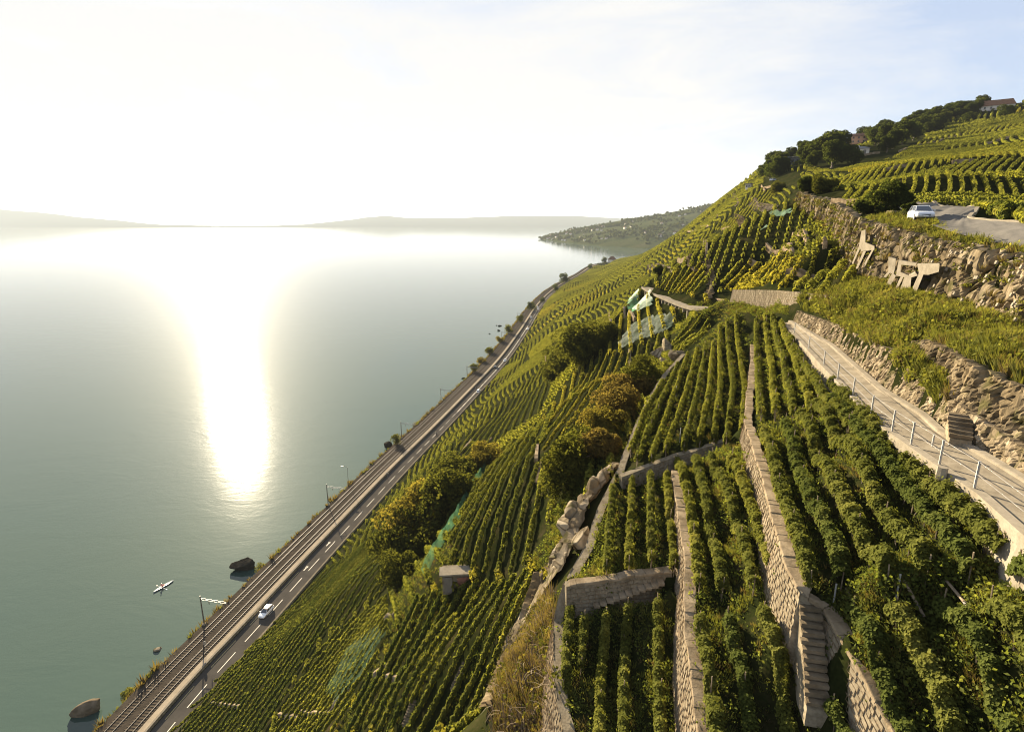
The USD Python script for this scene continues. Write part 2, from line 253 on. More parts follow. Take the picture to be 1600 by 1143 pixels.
# ------------------------------------------------------------------ materials
def ground_mat(name, ramp, scale=0.35, fine=6.0, rough=0.95, bump=0.25, dist=0.08, spec=0.04):
    return mat(name, {'g': ('geometry', {}), 'n': ('noise_texture', {'scale': scale, 'detail': 7.0, 'roughness': 0.65}), 'f': ('noise_texture', {'scale': fine, 'detail': 4.0}),
        'a': ('math', {'math_type': 'multiply_add', 'value2': 0.45, 'value3': -0.22}), 's': ('math', {'math_type': 'add'}), 'r': ('rgb_ramp', {'ramp': ramp}),
        'b': ('bump', {'strength': bump, 'distance': dist}), 'p': ('diffuse_bsdf', {'roughness': .6})},
        [('g.position', 'n.vector'), ('g.position', 'f.vector'), ('f.fac', 'a.value1'), ('a.value', 's.value1'), ('n.fac', 's.value2'), ('s.value', 'r.fac'), ('r.color', 'p.color'), ('f.fac', 'b.height'), ('b.normal', 'p.normal')])
def leaf_mat(name, dark, light, scale=0.6, translucent=0.46, tint=(1.3, 1.22, .6)):
    t = tuple(min(1, c * k) for c, k in zip(light, tint))
    return mat(name, {'g': ('geometry', {}), 'n': ('noise_texture', {'scale': scale, 'detail': 3.0}), 'w': ('math', {'math_type': 'multiply_add', 'value2': 0.55, 'value3': -0.27}), 's': ('math', {'math_type': 'add'}),
        'r': ('rgb_ramp', {'ramp': [(0.25, dark), (0.75, light)]}), 'p': ('diffuse_bsdf', {'roughness': .4}),
        'k': ('mix_color', {'blend_type': 'multiply', 'fac': 1.0, 'b': tint}), 't': ('translucent_bsdf', {}), 'm': ('mix_closure', {'fac': translucent})},
        [('g.position', 'n.vector'), ('g.random_per_island', 'w.value1'), ('w.value', 's.value1'), ('n.fac', 's.value2'), ('s.value', 'r.fac'), ('r.color', 'p.color'), ('r.color', 'k.a'), ('k.result', 't.color'), ('p.BSDF', 'm.closure1'), ('t.BSDF', 'm.closure2')], surface='m.closure')
def plain(name, color, rough=0.6, metallic=0.0, var=0.15, scale=3.0, spec=0.5, coat=0.0):
    d, l = tuple(c * (1 - var) for c in color), tuple(min(1, c * (1 + var)) for c in color)
    return mat(name, {'g': ('geometry', {}), 'n': ('noise_texture', {'scale': scale, 'detail': 5.0, 'roughness': .65}), 'r': ('rgb_ramp', {'ramp': [(0.3, d), (0.7, l)]}), 'p': ('principled_bsdf', {'roughness': rough, 'metallic': metallic, 'specular_ior_level': spec, 'coat_weight': coat})},
        [('g.position', 'n.vector'), ('n.fac', 'r.fac'), ('r.color', 'p.base_color')])
def stone_mat(name, ramp, scale=1.2):
    return mat(name, {'g': ('geometry', {}), 'n': ('noise_texture', {'scale': scale, 'detail': 6.0, 'roughness': .6}), 'f': ('noise_texture', {'scale': 9.0, 'detail': 6.0, 'roughness': .7}),
        'w': ('math', {'math_type': 'multiply_add', 'value2': 0.4, 'value3': -0.2}), 's': ('math', {'math_type': 'add'}), 'r': ('rgb_ramp', {'ramp': ramp}), 'b': ('bump', {'strength': .6, 'distance': .06}), 'p': ('diffuse_bsdf', {'roughness': .6})},
        [('g.position', 'n.vector'), ('g.position', 'f.vector'), ('g.random_per_island', 'w.value1'), ('w.value', 's.value1'), ('n.fac', 's.value2'), ('s.value', 'r.fac'), ('r.color', 'p.color'), ('f.fac', 'b.height'), ('b.normal', 'p.normal')])
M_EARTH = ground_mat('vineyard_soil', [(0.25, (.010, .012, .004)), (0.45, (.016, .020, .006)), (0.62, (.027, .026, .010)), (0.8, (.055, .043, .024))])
M_STONE = stone_mat('wall_stone', [(0.2, (.16, .118, .072)), (0.5, (.32, .25, .165)), (0.8, (.49, .405, .285))])
M_CORE = ground_mat('wall_mortar', [(0.3, (.13, .105, .07)), (0.7, (.26, .22, .155))], scale=1.5, fine=9)
M_CAP = stone_mat('cap_stone', [(0.2, (.17, .13, .083)), (0.5, (.33, .262, .175)), (0.8, (.50, .415, .30))])
M_STEP = stone_mat('step_stone', [(0.2, (.10, .078, .05)), (0.5, (.20, .158, .105)), (0.8, (.31, .255, .18))])
M_ROCK = stone_mat('cliff_rock', [(0.22, (.07, .052, .03)), (0.38, (.15, .115, .068)), (0.55, (.25, .20, .13)), (0.70, (.33, .27, .19)), (.85, (.44, .38, .28))], scale=.45)
def rubble_mat(name, size, ramp, joint, moss=(.07, .065, .025), streak=.5):
    return mat(name, {'g': ('geometry', {}), 'd': ('noise_texture', {'scale': 1.3, 'detail': 4.0}), 'dm': ('mix_vector', {'fac': .12}), 'v': ('voronoi_texture', {'scale': 1.0 / size}), 'e': ('voronoi_texture', {'scale': 1.0 / size, 'feature': 'distance_to_edge'}), 'h': ('separate_color', {}), 'n': ('noise_texture', {'scale': .5, 'detail': 7.0, 'roughness': .65}), 'f': ('noise_texture', {'scale': 8.0, 'detail': 6.0, 'roughness': .7}),
        'hm': ('math', {'math_type': 'multiply_add', 'value2': .42}), 'nm': ('math', {'math_type': 'multiply_add', 'value2': .9, 'value3': -.18}), 'r': ('rgb_ramp', {'ramp': ramp}), 'er': ('map_range', {'from_min': .0, 'from_max': .09, 'to_min': 1.0, 'to_max': 0.0, 'clamp': True}), 'j': ('mix_color', {'blend_type': 'mix', 'b': joint}),
        'sm': ('mapping', {'scale': (1.4, 1.4, .16)}), 'sn': ('noise_texture', {'scale': 1.0, 'detail': 5.0}), 'sr': ('map_range', {'from_min': .48, 'from_max': .68, 'to_min': 0.0, 'to_max': streak, 'clamp': True}), 's': ('mix_color', {'blend_type': 'mix', 'b': (.075, .06, .04)}), 'mn': ('noise_texture', {'scale': .8, 'detail': 6.0}), 'mr': ('map_range', {'from_min': .56, 'from_max': .66, 'to_min': 0.0, 'to_max': .75, 'clamp': True}), 'm': ('mix_color', {'blend_type': 'mix', 'b': moss}),
        'b': ('bump', {'strength': .6, 'distance': .06}), 'p': ('diffuse_bsdf', {'roughness': .6})},
        [('g.position', 'd.vector'), ('g.position', 'dm.a'), ('d.color', 'dm.b'), ('dm.result', 'v.vector'), ('dm.result', 'e.vector'), ('v.color', 'h.color'), ('g.position', 'n.vector'), ('g.position', 'f.vector'), ('n.fac', 'nm.value1'), ('h.r', 'hm.value1'), ('nm.value', 'hm.value3'), ('hm.value', 'r.fac'), ('r.color', 'j.a'), ('e.distance', 'er.value'), ('er.result', 'j.fac'),
         ('g.position', 'sm.vector'), ('sm.vector', 'sn.vector'), ('sn.fac', 'sr.value'), ('sr.result', 's.fac'), ('j.result', 's.a'), ('g.position', 'mn.vector'), ('mn.fac', 'mr.value'), ('mr.result', 'm.fac'), ('s.result', 'm.a'), ('m.result', 'p.color'), ('f.fac', 'b.height'), ('b.normal', 'p.normal')])
M_RUBBLE = rubble_mat('rubble_stone', .34, [(.2, (.11, .085, .052)), (.5, (.21, .165, .108)), (.8, (.36, .30, .21))], (.10, .08, .05), streak=.25)
M_CLIFF = rubble_mat('cliff_face', 1.5, [(.15, (.085, .065, .038)), (.45, (.175, .135, .082)), (.7, (.26, .21, .14)), (.9, (.40, .335, .24))], (.07, .055, .035), streak=.8)
M_ASPHALT = ground_mat('asphalt', [(0.3, (.062, .055, .047)), (0.7, (.092, .082, .069))], scale=.25, fine=20, bump=.1, dist=.02)
M_UPASPHALT = ground_mat('upper_asphalt', [(0.3, (.10, .095, .085)), (0.7, (.17, .155, .135))], scale=.5, fine=20, bump=.1, dist=.02)
M_LANE = ground_mat('lane_concrete', [(0.25, (.13, .108, .078)), (0.5, (.20, .17, .125)), (0.75, (.27, .232, .172))], scale=1.1, fine=14, bump=.15, dist=.02)
M_CONCRETE = ground_mat('pale_concrete', [(0.25, (.17, .145, .105)), (0.75, (.30, .26, .20))], scale=1.2, fine=10, bump=.2, dist=.03)
M_PATHSTRIP = ground_mat('pale_gravel', [(0.25, (.27, .22, .155)), (0.75, (.42, .35, .255))], scale=.4, fine=12)
M_BALLAST = ground_mat('track_ballast', [(0.25, (.040, .033, .025)), (0.75, (.090, .073, .055))], scale=.6, fine=8, bump=.6, dist=.1)
M_BANK = ground_mat('bank_soil', [(0.25, (.05, .048, .02)), (0.55, (.11, .095, .05)), (0.8, (.24, .20, .13))], scale=.5, fine=3)
M_GRASS = ground_mat('meadow_turf', [(0.25, (.045, .060, .012)), (0.5, (.075, .095, .020)), (0.75, (.14, .135, .045))], scale=.3, fine=3)
M_PAINT = plain('road_paint', (.46, .43, .37), .9, spec=.1)
M_YELLOW = plain('yellow_paint', (.42, .32, .13), .7)
M_RAIL = plain('rail_steel', (.045, .036, .03), .6, metallic=.2, var=.2, spec=.15)
M_SLEEPER = plain('sleeper', (.05, .039, .028), .95, spec=.03)
M_STEEL = plain('galvanised_steel', (.26, .255, .24), .6, metallic=.4, spec=.3)
M_DARKSTEEL = plain('mast_steel', (.075, .068, .055), .6)
M_WIRE = plain('wire', (.10, .09, .08), .5)
M_WOOD = plain('post_wood', (.20, .155, .105), .95, var=.3, spec=.05)
M_BARK = plain('bark', (.095, .070, .045), .9, var=.3)
M_TWIG = plain('dry_twig', (.19, .145, .095), .9, var=.35)
M_LEAF = leaf_mat('vine_leaf', (.110, .118, .026), (.300, .282, .072))
M_LEAF_Y = leaf_mat('vine_leaf_yellow', (.165, .152, .027), (.375, .322, .075))
M_LEAF_D = leaf_mat('vine_leaf_deep', (.080, .096, .023), (.230, .230, .060))
M_LEAF_S = leaf_mat('vine_leaf_sunny', (.140, .144, .028), (.350, .322, .082))
M_BUSH = leaf_mat('bush_leaf', (.058, .062, .014), (.145, .135, .036), scale=.35)
M_BUSH_O = leaf_mat('autumn_leaf', (.105, .090, .022), (.235, .180, .050), scale=.3)
M_BUSH_R = leaf_mat('russet_leaf', (.100, .078, .026), (.215, .155, .055), scale=.3)
M_TREE = leaf_mat('tree_leaf', (.034, .044, .012), (.095, .102, .028), scale=.12)
M_CONIFER = leaf_mat('conifer_needle', (.016, .026, .010), (.042, .055, .020), scale=.2, translucent=.15)
M_GRASSBLADE = leaf_mat('grass_blade', (.11, .115, .026), (.31, .275, .09), scale=.25, translucent=.3)
M_DRYGRASS = leaf_mat('dry_grass', (.11, .085, .035), (.26, .205, .10), scale=.4, translucent=.3)
M_WATER = mat('lake_water', {'g': ('geometry', {}), 'm1': ('mapping', {'scale': (.55, 1.0, 1.0), 'rotation': (0, 0, .35)}), 'n1': ('noise_texture', {'scale': .085, 'detail': 5.0, 'roughness': .62, 'distortion': .6}), 'm2': ('mapping', {'scale': (.5, 1.0, 1.0), 'rotation': (0, 0, -.25)}), 'n2': ('noise_texture', {'scale': .55, 'detail': 4.0, 'roughness': .6}),
    'h': ('math', {'math_type': 'multiply_add', 'value2': 0.22}), 'b': ('bump', {'strength': .085, 'distance': 1.0}), 'p': ('principled_bsdf', {'base_color': (.030, .050, .040), 'roughness': .06, 'ior': 1.333}), 'q': ('principled_bsdf', {'base_color': (.030, .050, .040), 'roughness': .5, 'ior': 1.333}), 'm': ('mix_closure', {'fac': .022})},
    [('g.position', 'm1.vector'), ('m1.vector', 'n1.vector'), ('g.position', 'm2.vector'), ('m2.vector', 'n2.vector'), ('n2.fac', 'h.value1'), ('n1.fac', 'h.value3'), ('h.value', 'b.height'), ('b.normal', 'p.normal'), ('b.normal', 'q.normal'), ('p.BSDF', 'm.closure1'), ('q.BSDF', 'm.closure2')], surface='m.closure')
# ------------------------------------------------------------------ land and water
# the sheet of land leaves out what lies deep under the lake
_f = grid_faces(len(GY), len(GX)); _keep = ZZ.ravel()[_f].max(1) > -5.5
_tri = tris(_f[_keep]); _v = np.stack([XX.ravel(), YY.ravel(), ZZ.ravel()], 1)
_used, _inv = np.unique(_tri, return_inverse=True)
structure('hillside', (_v[_used], _inv.reshape(-1, 3)), M_EARTH, smooth=35)
_r = np.r_[0, np.geomspace(60, 16500, 40)]; _th = np.linspace(0, 2 * np.pi, 97)[:-1]
_w = np.stack([(_r[:, None] * np.cos(_th)).ravel(), (_r[:, None] * np.sin(_th)).ravel() + 300, np.zeros(len(_r) * 96)], 1)
structure('lake', (_w, tris(grid_faces(len(_r), 96, True))[96:]), M_WATER)
def along_road(a, b, step=4.0, first=0, last=None):
    P = ROAD[first:last]; N = ROAD_N[first:last]; z = lambda k: np.full(len(P), k)
    return P, N
def road_strip(o0, o1, z, y0=-20, y1=1300):
    k = (ROAD[:, 1] > y0) & (ROAD[:, 1] < y1); P, N = ROAD[k], ROAD_N[k]
    return ribbon(np.c_[P + N * o0, np.full(len(P), z)], np.c_[P + N * o1, np.full(len(P), z)])
def road_bar(o0, o1, z0, z1, y0=-20, y1=1300):
    k = (ROAD[:, 1] > y0) & (ROAD[:, 1] < y1); P, N = ROAD[k], ROAD_N[k]
    return profile_sweep(np.c_[P, np.zeros(len(P))], N, [(o0, z0), (o0, z1), (o1, z1), (o1, z0)])
structure('lakeside_road', road_strip(-2.75, 2.95, ROAD_Z), M_ASPHALT)
structure('footpath', road_bar(-5.0, -3.35, ROAD_Z - .1, ROAD_Z + .12), M_PATHSTRIP)
structure('railway_bed', road_bar(-12.7, -5.0, ROAD_Z - .3, ROAD_Z + .02), M_BALLAST)
# ------------------------------------------------------------------ retaining walls, the lane, the upper road
def rng(seed): return np.random.default_rng(seed)
def along(P, s):
    c = np.r_[0, np.cumsum(np.linalg.norm(np.diff(P, axis=0), axis=1))]
    return np.stack([np.interp(s, c, P[:, k]) for k in range(P.shape[1])], -1)
def length(P): return np.linalg.norm(np.diff(P, axis=0), axis=1).sum()
def face_stones(T, B, seed, course=.24, long=(.25, .6), proud=.038, gap=.003):
    """courses of single rough stones over the face between a top edge T and a foot B (same number of stations)"""
    g = rng(seed); L = length(T); hmax = np.linalg.norm(T - B, axis=1).max(); R = []
    for k in range(int(hmax / course) + 1):
        s = -g.uniform(0, .3)
        while s < L:
            w = g.uniform(*long); R.append((max(s, 0), min(s + w, L), k * course + g.uniform(-.05, .03), (k + 1) * course + g.uniform(-.03, .05), g.uniform(.25, 1) * proud)); s += w
    R = np.array(R); R = R[R[:, 1] - R[:, 0] > .08]
    def pt(s, t):
        a, b = along(T, s), along(B, s); h = np.linalg.norm(b - a, axis=1, keepdims=True); return a + (b - a) / (h + 1e-9) * np.minimum(t[:, None], h), (t[:, None] < h).ravel()
    mid = along(T, (R[:, 0] + R[:, 1]) / 2); mb = along(B, (R[:, 0] + R[:, 1]) / 2); R = R[R[:, 2] + .06 < np.linalg.norm(mb - mid, axis=1)]
    tang = along(T, np.minimum(R[:, 1], L)) - along(T, R[:, 0]); down = along(B, R[:, 0]) - along(T, R[:, 0]); nn = np.cross(down, tang); nn /= np.linalg.norm(nn, axis=1, keepdims=True) + 1e-9
    nn[(nn * np.array([0, 0, 1.0])).sum(1) < -.2] *= -1
    V = []; e = gap
    for a, b in ((0, 2), (1, 2), (1, 3), (0, 3)):
        p, _ = pt(R[:, a] + (e if a == 0 else -e), R[:, b] + (e if b == 2 else -e)); V.append(p - nn * .03)
    for a, b in ((0, 2), (1, 2), (1, 3), (0, 3)):
        j = g.uniform(.01, .05, len(R)); p, _ = pt(R[:, a] + (j if a == 0 else -j), R[:, b] + (j if b == 2 else -j)); V.append(p + nn * (R[:, 4] * g.uniform(.6, 1.25, len(R)))[:, None])
    V = np.stack(V, 1).reshape(-1, 3); q = np.array([[4, 5, 6, 7], [0, 1, 5, 4], [1, 2, 6, 5], [2, 3, 7, 6], [3, 0, 4, 7]])
    return V, tris((np.arange(len(R))[:, None, None] * 8 + q).reshape(-1, 4))
def wall_core(Q, n, h, thick=.55, batter=.16):
    F0 = Q.copy(); B0 = Q + np.c_[n * thick, np.zeros(len(Q))]; foot = h + .5
    F1 = np.c_[Q[:, :2] - n * (batter * foot)[:, None], Q[:, 2] - foot]; B1 = B0 - [[0, 0, .6]]
    v = np.stack([F0, B0, B1, F1], 1).reshape(-1, 3); f = tris(grid_faces(len(Q), 4, True)); m = (len(Q) - 1) * 4
    return (v, np.vstack([f, [[0, 2, 1], [0, 3, 2], [m, m + 1, m + 2], [m, m + 2, m + 3]]])), F0, F1
def cap_stones(Q, n, thick, parent, seed, w=(.42, .8), m=None, lift=.0):
    g = rng(seed); L = length(Q); s = 0.0
    while s < L - .3:
        e = min(s + g.uniform(*w), L); ss = np.array([s + .012, e - .012]); p = along(Q, ss); k = along(n, ss * 0 + 0) if False else None
        nn = np.stack([np.interp(ss, np.r_[0, np.cumsum(np.linalg.norm(np.diff(Q, axis=0), axis=1))], n[:, i]) for i in range(2)], 1)
        o0, o1, z0, z1 = -g.uniform(.03, .09), thick + g.uniform(-.03, .06), -.06, g.uniform(.07, .13) + lift
        V = [np.r_[p[i, :2] + nn[i] * o, p[i, 2] + z] for z, c in ((z0, 0), (z1 - .03, 0), (z1, .035)) for i in (0, 1) for o in (o0 + c, o1 - c)]
        V = np.array(V) + g.normal(0, .008, (12, 3)); obj('cap_stone', hull(V), m or M_CAP, parent); s = e
def stone_wall(key, label, seed, caps=True, stones=True, thick=.55, group=None, y_min=-1e9, course=.24, long=(.25, .6), name='stone_wall', m=None):
    P, H, W = WALL_AT[key]; Q, h = resample(P, H, .4); k = Q[:, 1] > y_min; Q, h = Q[k], h[k]; n = normals2(Q)
    j = meshkit.fbm(np.c_[Q[:, :2] * .8, Q[:, 2] * 0], 3, seed) - .5; Q = Q + np.c_[n * (j * .18)[:, None], j * .12]
    t = thing(name, label, 'wall', group=group); core, T, B = wall_core(Q, n, h, thick)
    obj('core', core, m or M_CORE, t)
    if stones: tag(obj('face_stones', face_stones(T, B, seed, course, long), M_STONE, t), kind='stuff')
    if caps: cap_stones(Q, n, thick, t, seed + 1)
    return t, Q, n, h
stone_wall('ab', 'long dry stone retaining wall running between the two rows of narrow terraces in the centre foreground', 11, y_min=10)
stone_wall('bc', 'tall pale stone retaining wall with the steep steps beside it', 12, y_min=10)
stone_wall('ef', 'narrow light stone wall dividing the upper vine plot below the lane bend', 13)
stone_wall('a_left', 'weathered stone wall above the brush filled gully at the bottom of the picture', 14, caps=False, y_min=10)
stone_wall('a2_left', 'low stone wall above the pale rock slabs left of the terraces', 15, caps=False)
stone_wall('e_left', 'stone wall along the left edge of the upper plot above the autumn bushes', 16, caps=False)
stone_wall('a_cross', 'shaded stone cross wall with projecting stone steps below it', 17)
stone_wall('e_cross', 'low cross wall at the foot of the netted upper plot', 18, caps=False)
stone_wall('lane_outer', 'concrete edged retaining wall carrying the lane above the vines', 20, caps=False, thick=.3, course=.4, long=(.5, 1.1), m=M_CONCRETE, stones=False)
stone_wall('far_wall', 'straight stone wall beyond the lane bend at the foot of the yellow plot', 22, caps=False, course=.35, long=(.4, .9))
def rock_sheet(T, B, seed, amp=.5, cell=1.3, nu=None, step=.28, back=1.0, top=.9):
    """a broken rock face between a top edge T and a foot B, with a ledge of rock going back from the edge"""
    L = length(T); nu = int(L / step) + 2; s = np.linspace(0, L, nu); a = along(T, s); b = along(B, np.linspace(0, length(B), nu)); n = normals2(a)
    nv = max(4, int(np.linalg.norm(a - b, axis=1).max() / step) + 2); w = np.linspace(0, 1, nv)[:, None, None]; F = a[None] * (1 - w) + b[None] * w
    led = [a + np.c_[n * back * k, np.full(nu, -.25 * k * k)] for k in (1.0, .6, .25)]; F = np.concatenate([np.stack(led), F]); sh = F.shape
    g = rng(seed); pts = F.reshape(-1, 3); lo, hi = pts.min(0) - 1, pts.max(0) + 1; q = pts + (np.stack([meshkit.fbm(pts * 1.1 / cell, 3, seed + k) for k in range(3)], 1) - .5) * cell * .4; off = 0
    for size, w in ((cell, 1.0), (cell * .36, .42)):
        m = np.array([1, 1, .5]); ns = int(min(60000, np.prod(np.maximum((hi - lo) / size, 1)) * .6 + 8)); seeds = g.uniform(lo, hi, (ns, 3)); dd, i = cKDTree(seeds * m).query(q * m, 2)
        crack = np.clip((dd[:, 1] - dd[:, 0]) / (.12 * size), 0, 1); tilt = ((q - seeds[i[:, 0]]) * g.normal(0, .22, (ns, 3))[i[:, 0]]).sum(1) / size
        off = off + w * (g.uniform(-1, 1, ns)[i[:, 0]] * .55 + tilt - .8 * (1 - crack) ** 2)
    off = (off + (meshkit.fbm(pts * .35, 3, seed + 3) - .5) * 1.1) * amp
    fade = np.ones(sh[:2]); fade[0] = .2; fade[:, [0, -1]] = .3
    N3 = np.concatenate([n, np.full((nu, 1), .35)], 1); d = (off.reshape(sh[:2]) * fade)[..., None] * -N3[None]
    return (F + d).reshape(-1, 3), tris(grid_faces(sh[0], sh[1]))
def rock_wall(key, name, label, cat, seed, amp, cell, step, slope=.12, m=None, lean=0.0):
    P, H, W = WALL_AT[key]; Q, h = resample(P, H, .5); n = normals2(Q); B = np.c_[Q[:, :2] - n * (.2 + slope * h)[:, None], Q[:, 2] - h - .6]; Q = Q + np.c_[n * (lean * h)[:, None], 0 * h]
    t = thing(name, label, cat); obj('rock_face', rock_sheet(Q + [[0, 0, .1]], B, seed, amp, cell, step=step), m or M_ROCK, t); return t, Q, B, n, h
LI = rock_wall('lane_inner', 'rubble_bank', 'battered bank of broken field stones along the inner side of the lane', 'bank', 30, .13, .36, .11, -.02, M_RUBBLE, .30)
rock_wall('rough', 'rock_wall', 'thick wall of pale rough rock above the grass strip by the lane', 'rock', 31, .28, .9, .13, .15, M_CLIFF)
CLIFF, CQ, CB, CN, CH = rock_wall('cliff', 'rock_cliff', 'broken ochre rock cliff studded with anchor plates below the upper road', 'cliff', 32, .62, 2.6, .19, .14, M_CLIFF)
# the lane
LANE_O, _ = resample(WALL_AT['lane_outer'][0], WALL_AT['lane_outer'][1], .5); LANE_N = normals2(LANE_O)
_b = WALL_AT['lane_inner'][0].copy(); _b[:, 2] -= WALL_AT['lane_inner'][1]; _b, _ = resample(_b, WALL_AT['lane_inner'][1], .5)
_m = 160; _lo = along(LANE_O, np.linspace(0, length(LANE_O), _m)); _li = along(_b, np.linspace(0, length(_b), _m))
_lo = _lo + np.c_[normals2(_lo) * .25, np.full(_m, .04)]; _li = _li + np.c_[normals2(_li) * .05, np.full(_m, .07)]
structure('lane', ribbon(_lo, _li), M_LANE)
_e = profile_sweep(LANE_O, LANE_N, [(-.12, -.35), (-.12, .14), (.28, .14), (.28, -.35)]); structure('lane_edge_beam', _e, M_CONCRETE)
_n = normals2(_li); structure('lane_kerb', profile_sweep(_li, _n, [(-.5, -.2), (-.5, .08), (-.42, .1), (-.1, .1), (-.1, -.2)]), M_CONCRETE)
# the upper road: its near edge, far edge and pale kerb
def upper(t): a = np.array(t, float); return at_depth(a[:, 0], a[:, 1], a[:, 2])
_ne = upper([(1720, 424, 32), (1640, 401, 38), (1600, 391, 41.5), (1550, 381, 45), (1500, 369, 49), (1455, 354, 56), (1425, 340, 64), (1410, 330, 72), (1398, 321, 82)])
_fe = upper([(1720, 398, 39), (1640, 377, 44), (1600, 366, 47.5), (1550, 353, 52), (1512, 342, 57), (1530, 334, 66), (1480, 326, 76), (1440, 320, 84), (1408, 315, 92)])
def shift(P, up): return P + [[0, 0, up]]
_k = 60; _a = along(_ne, np.linspace(0, length(_ne), _k)); _c = along(_fe, np.linspace(0, length(_fe), _k))
for P in (_a, _c):
    for _ in range(6): P[1:-1] = .25 * P[:-2] + .5 * P[1:-1] + .25 * P[2:]
    P[:, 2] = np.maximum(P[:, 2], ground(P[:, 0], P[:, 1]) + .05) + .18
_w = np.linspace(0, 1, 7)[:, None, None]; _s = _a[None] * (1 - _w) + _c[None] * _w; _s[..., 2] = np.maximum(_s[..., 2], ground(_s[..., 0], _s[..., 1]) + .2)
structure('upper_road', (_s.reshape(-1, 3), tris(grid_faces(7, _k))), M_UPASPHALT, smooth=True)
_kp = along(_fe, np.linspace(0, length(_fe) * .46, 30)); _kp[:, 2] = np.maximum(_kp[:, 2], ground(_kp[:, 0], _kp[:, 1])) + .1
structure('upper_kerb', profile_sweep(_kp, normals2(_kp), [(-.15, -.3), (-.15, .2), (.2, .22), (.2, -.3)]), M_CONCRETE)
_kp = along(_fe, np.linspace(length(_fe) * .56, length(_fe), 30)); _kp[:, 2] = np.maximum(_kp[:, 2], ground(_kp[:, 0], _kp[:, 1])) + .1
structure('upper_kerb', profile_sweep(_kp, normals2(_kp), [(-.15, -.3), (-.15, .25), (.2, .27), (.2, -.3)]), M_CONCRETE)
# ------------------------------------------------------------------ vines
def cards(C, size, g, out=None, bias=.6, aspect=.85, fold=.18):
    """leaf-shaped folded quads at the points C, turned at random with some tendency to face along 'out'"""
    n = len(C); nn = g.normal(size=(n, 3)); nn /= np.linalg.norm(nn, axis=1, keepdims=True)
    if out is not None: nn = nn * (1 - bias) + out * bias; nn /= np.linalg.norm(nn, axis=1, keepdims=True) + 1e-9
    a = np.cross(nn, g.normal(size=(n, 3))); a /= np.linalg.norm(a, axis=1, keepdims=True) + 1e-9; b = np.cross(nn, a)
    s = (np.broadcast_to(size, n) * g.uniform(.7, 1.3, n))[:, None] * .5
    v = np.stack([C - a * s, C - b * s * aspect + nn * s * fold, C + a * s, C + b * s * aspect + nn * s * fold], 1).reshape(-1, 3)
    return v, (np.arange(n)[:, None, None] * 4 + np.array([[0, 1, 2], [0, 2, 3]])).reshape(-1, 3)
ORD = 'first second third fourth fifth sixth seventh eighth ninth tenth eleventh twelfth thirteenth fourteenth fifteenth sixteenth seventeenth eighteenth nineteenth twentieth'.split()
ORD += ['twenty-' + o for o in ORD[:9]] + ['thirtieth'] + ['thirty-' + o for o in ORD[:9]] + ['fortieth']
def row_leaves(P, per_m, size, g, height=1.3, width=.55, low=.35, lump=.35, gaps=.04):
    """P: the row's line on the ground"""
    L = length(P); n = int(L * per_m); s = g.uniform(0, L, n); plants = int(L / .95) + 1; hp = g.uniform(.78, 1.12, plants + 2); wp = g.uniform(.7, 1.25, plants + 2); hp[g.random(plants + 2) < gaps] = .35
    k = s / .95; i = k.astype(int); t = k - i; t = t * t * (3 - 2 * t); h = (hp[i] * (1 - t) + hp[i + 1] * t) * height; w = (wp[i] * (1 - t) + wp[i + 1] * t) * width
    puff = 1 - lump * np.abs(t - .5) * 1.2; p = along(P, s); d = np.gradient(P, axis=0); d = np.stack([np.interp(s, np.r_[0, np.cumsum(np.linalg.norm(np.diff(P, axis=0), axis=1))], d[:, q]) for q in range(2)], 1); d /= np.linalg.norm(d, axis=1, keepdims=True)
    nn = np.stack([d[:, 1], -d[:, 0]], 1); th = g.uniform(-.35, np.pi + .35, n); r = g.uniform(.55, 1.0, n) ** .6
    across = np.cos(th) * r * w * .5 * puff + g.normal(0, .04, n); up = low + (h * puff - low) * np.clip(.5 + .5 * np.sin(th) * r + g.normal(0, .07, n), -.1, 1.12)
    shoot = g.random(n) < .03; up[shoot] += g.uniform(.05, .3, shoot.sum())
    C = np.c_[p[:, :2] + nn * across[:, None], p[:, 2] + up]
    out = np.c_[nn * np.cos(th)[:, None], np.sin(th) * .8 + .25]; return cards(C, size, g, out, .68)
def seat(P, lift=0.0): P = np.asarray(P, float).copy(); P[:, 2] = ground(P[:, 0], P[:, 1]) + lift; return P
def line_on(P2, step=.5):
    P2 = np.asarray(P2, float); q = np.c_[P2[:, :2], np.zeros(len(P2))]; n = max(2, int(length(q) / step) + 1); return seat(along(q, np.linspace(0, length(q), n)))
M_V = [M_LEAF, M_LEAF_D, M_LEAF_S, M_LEAF_Y]
NROWS = [0]
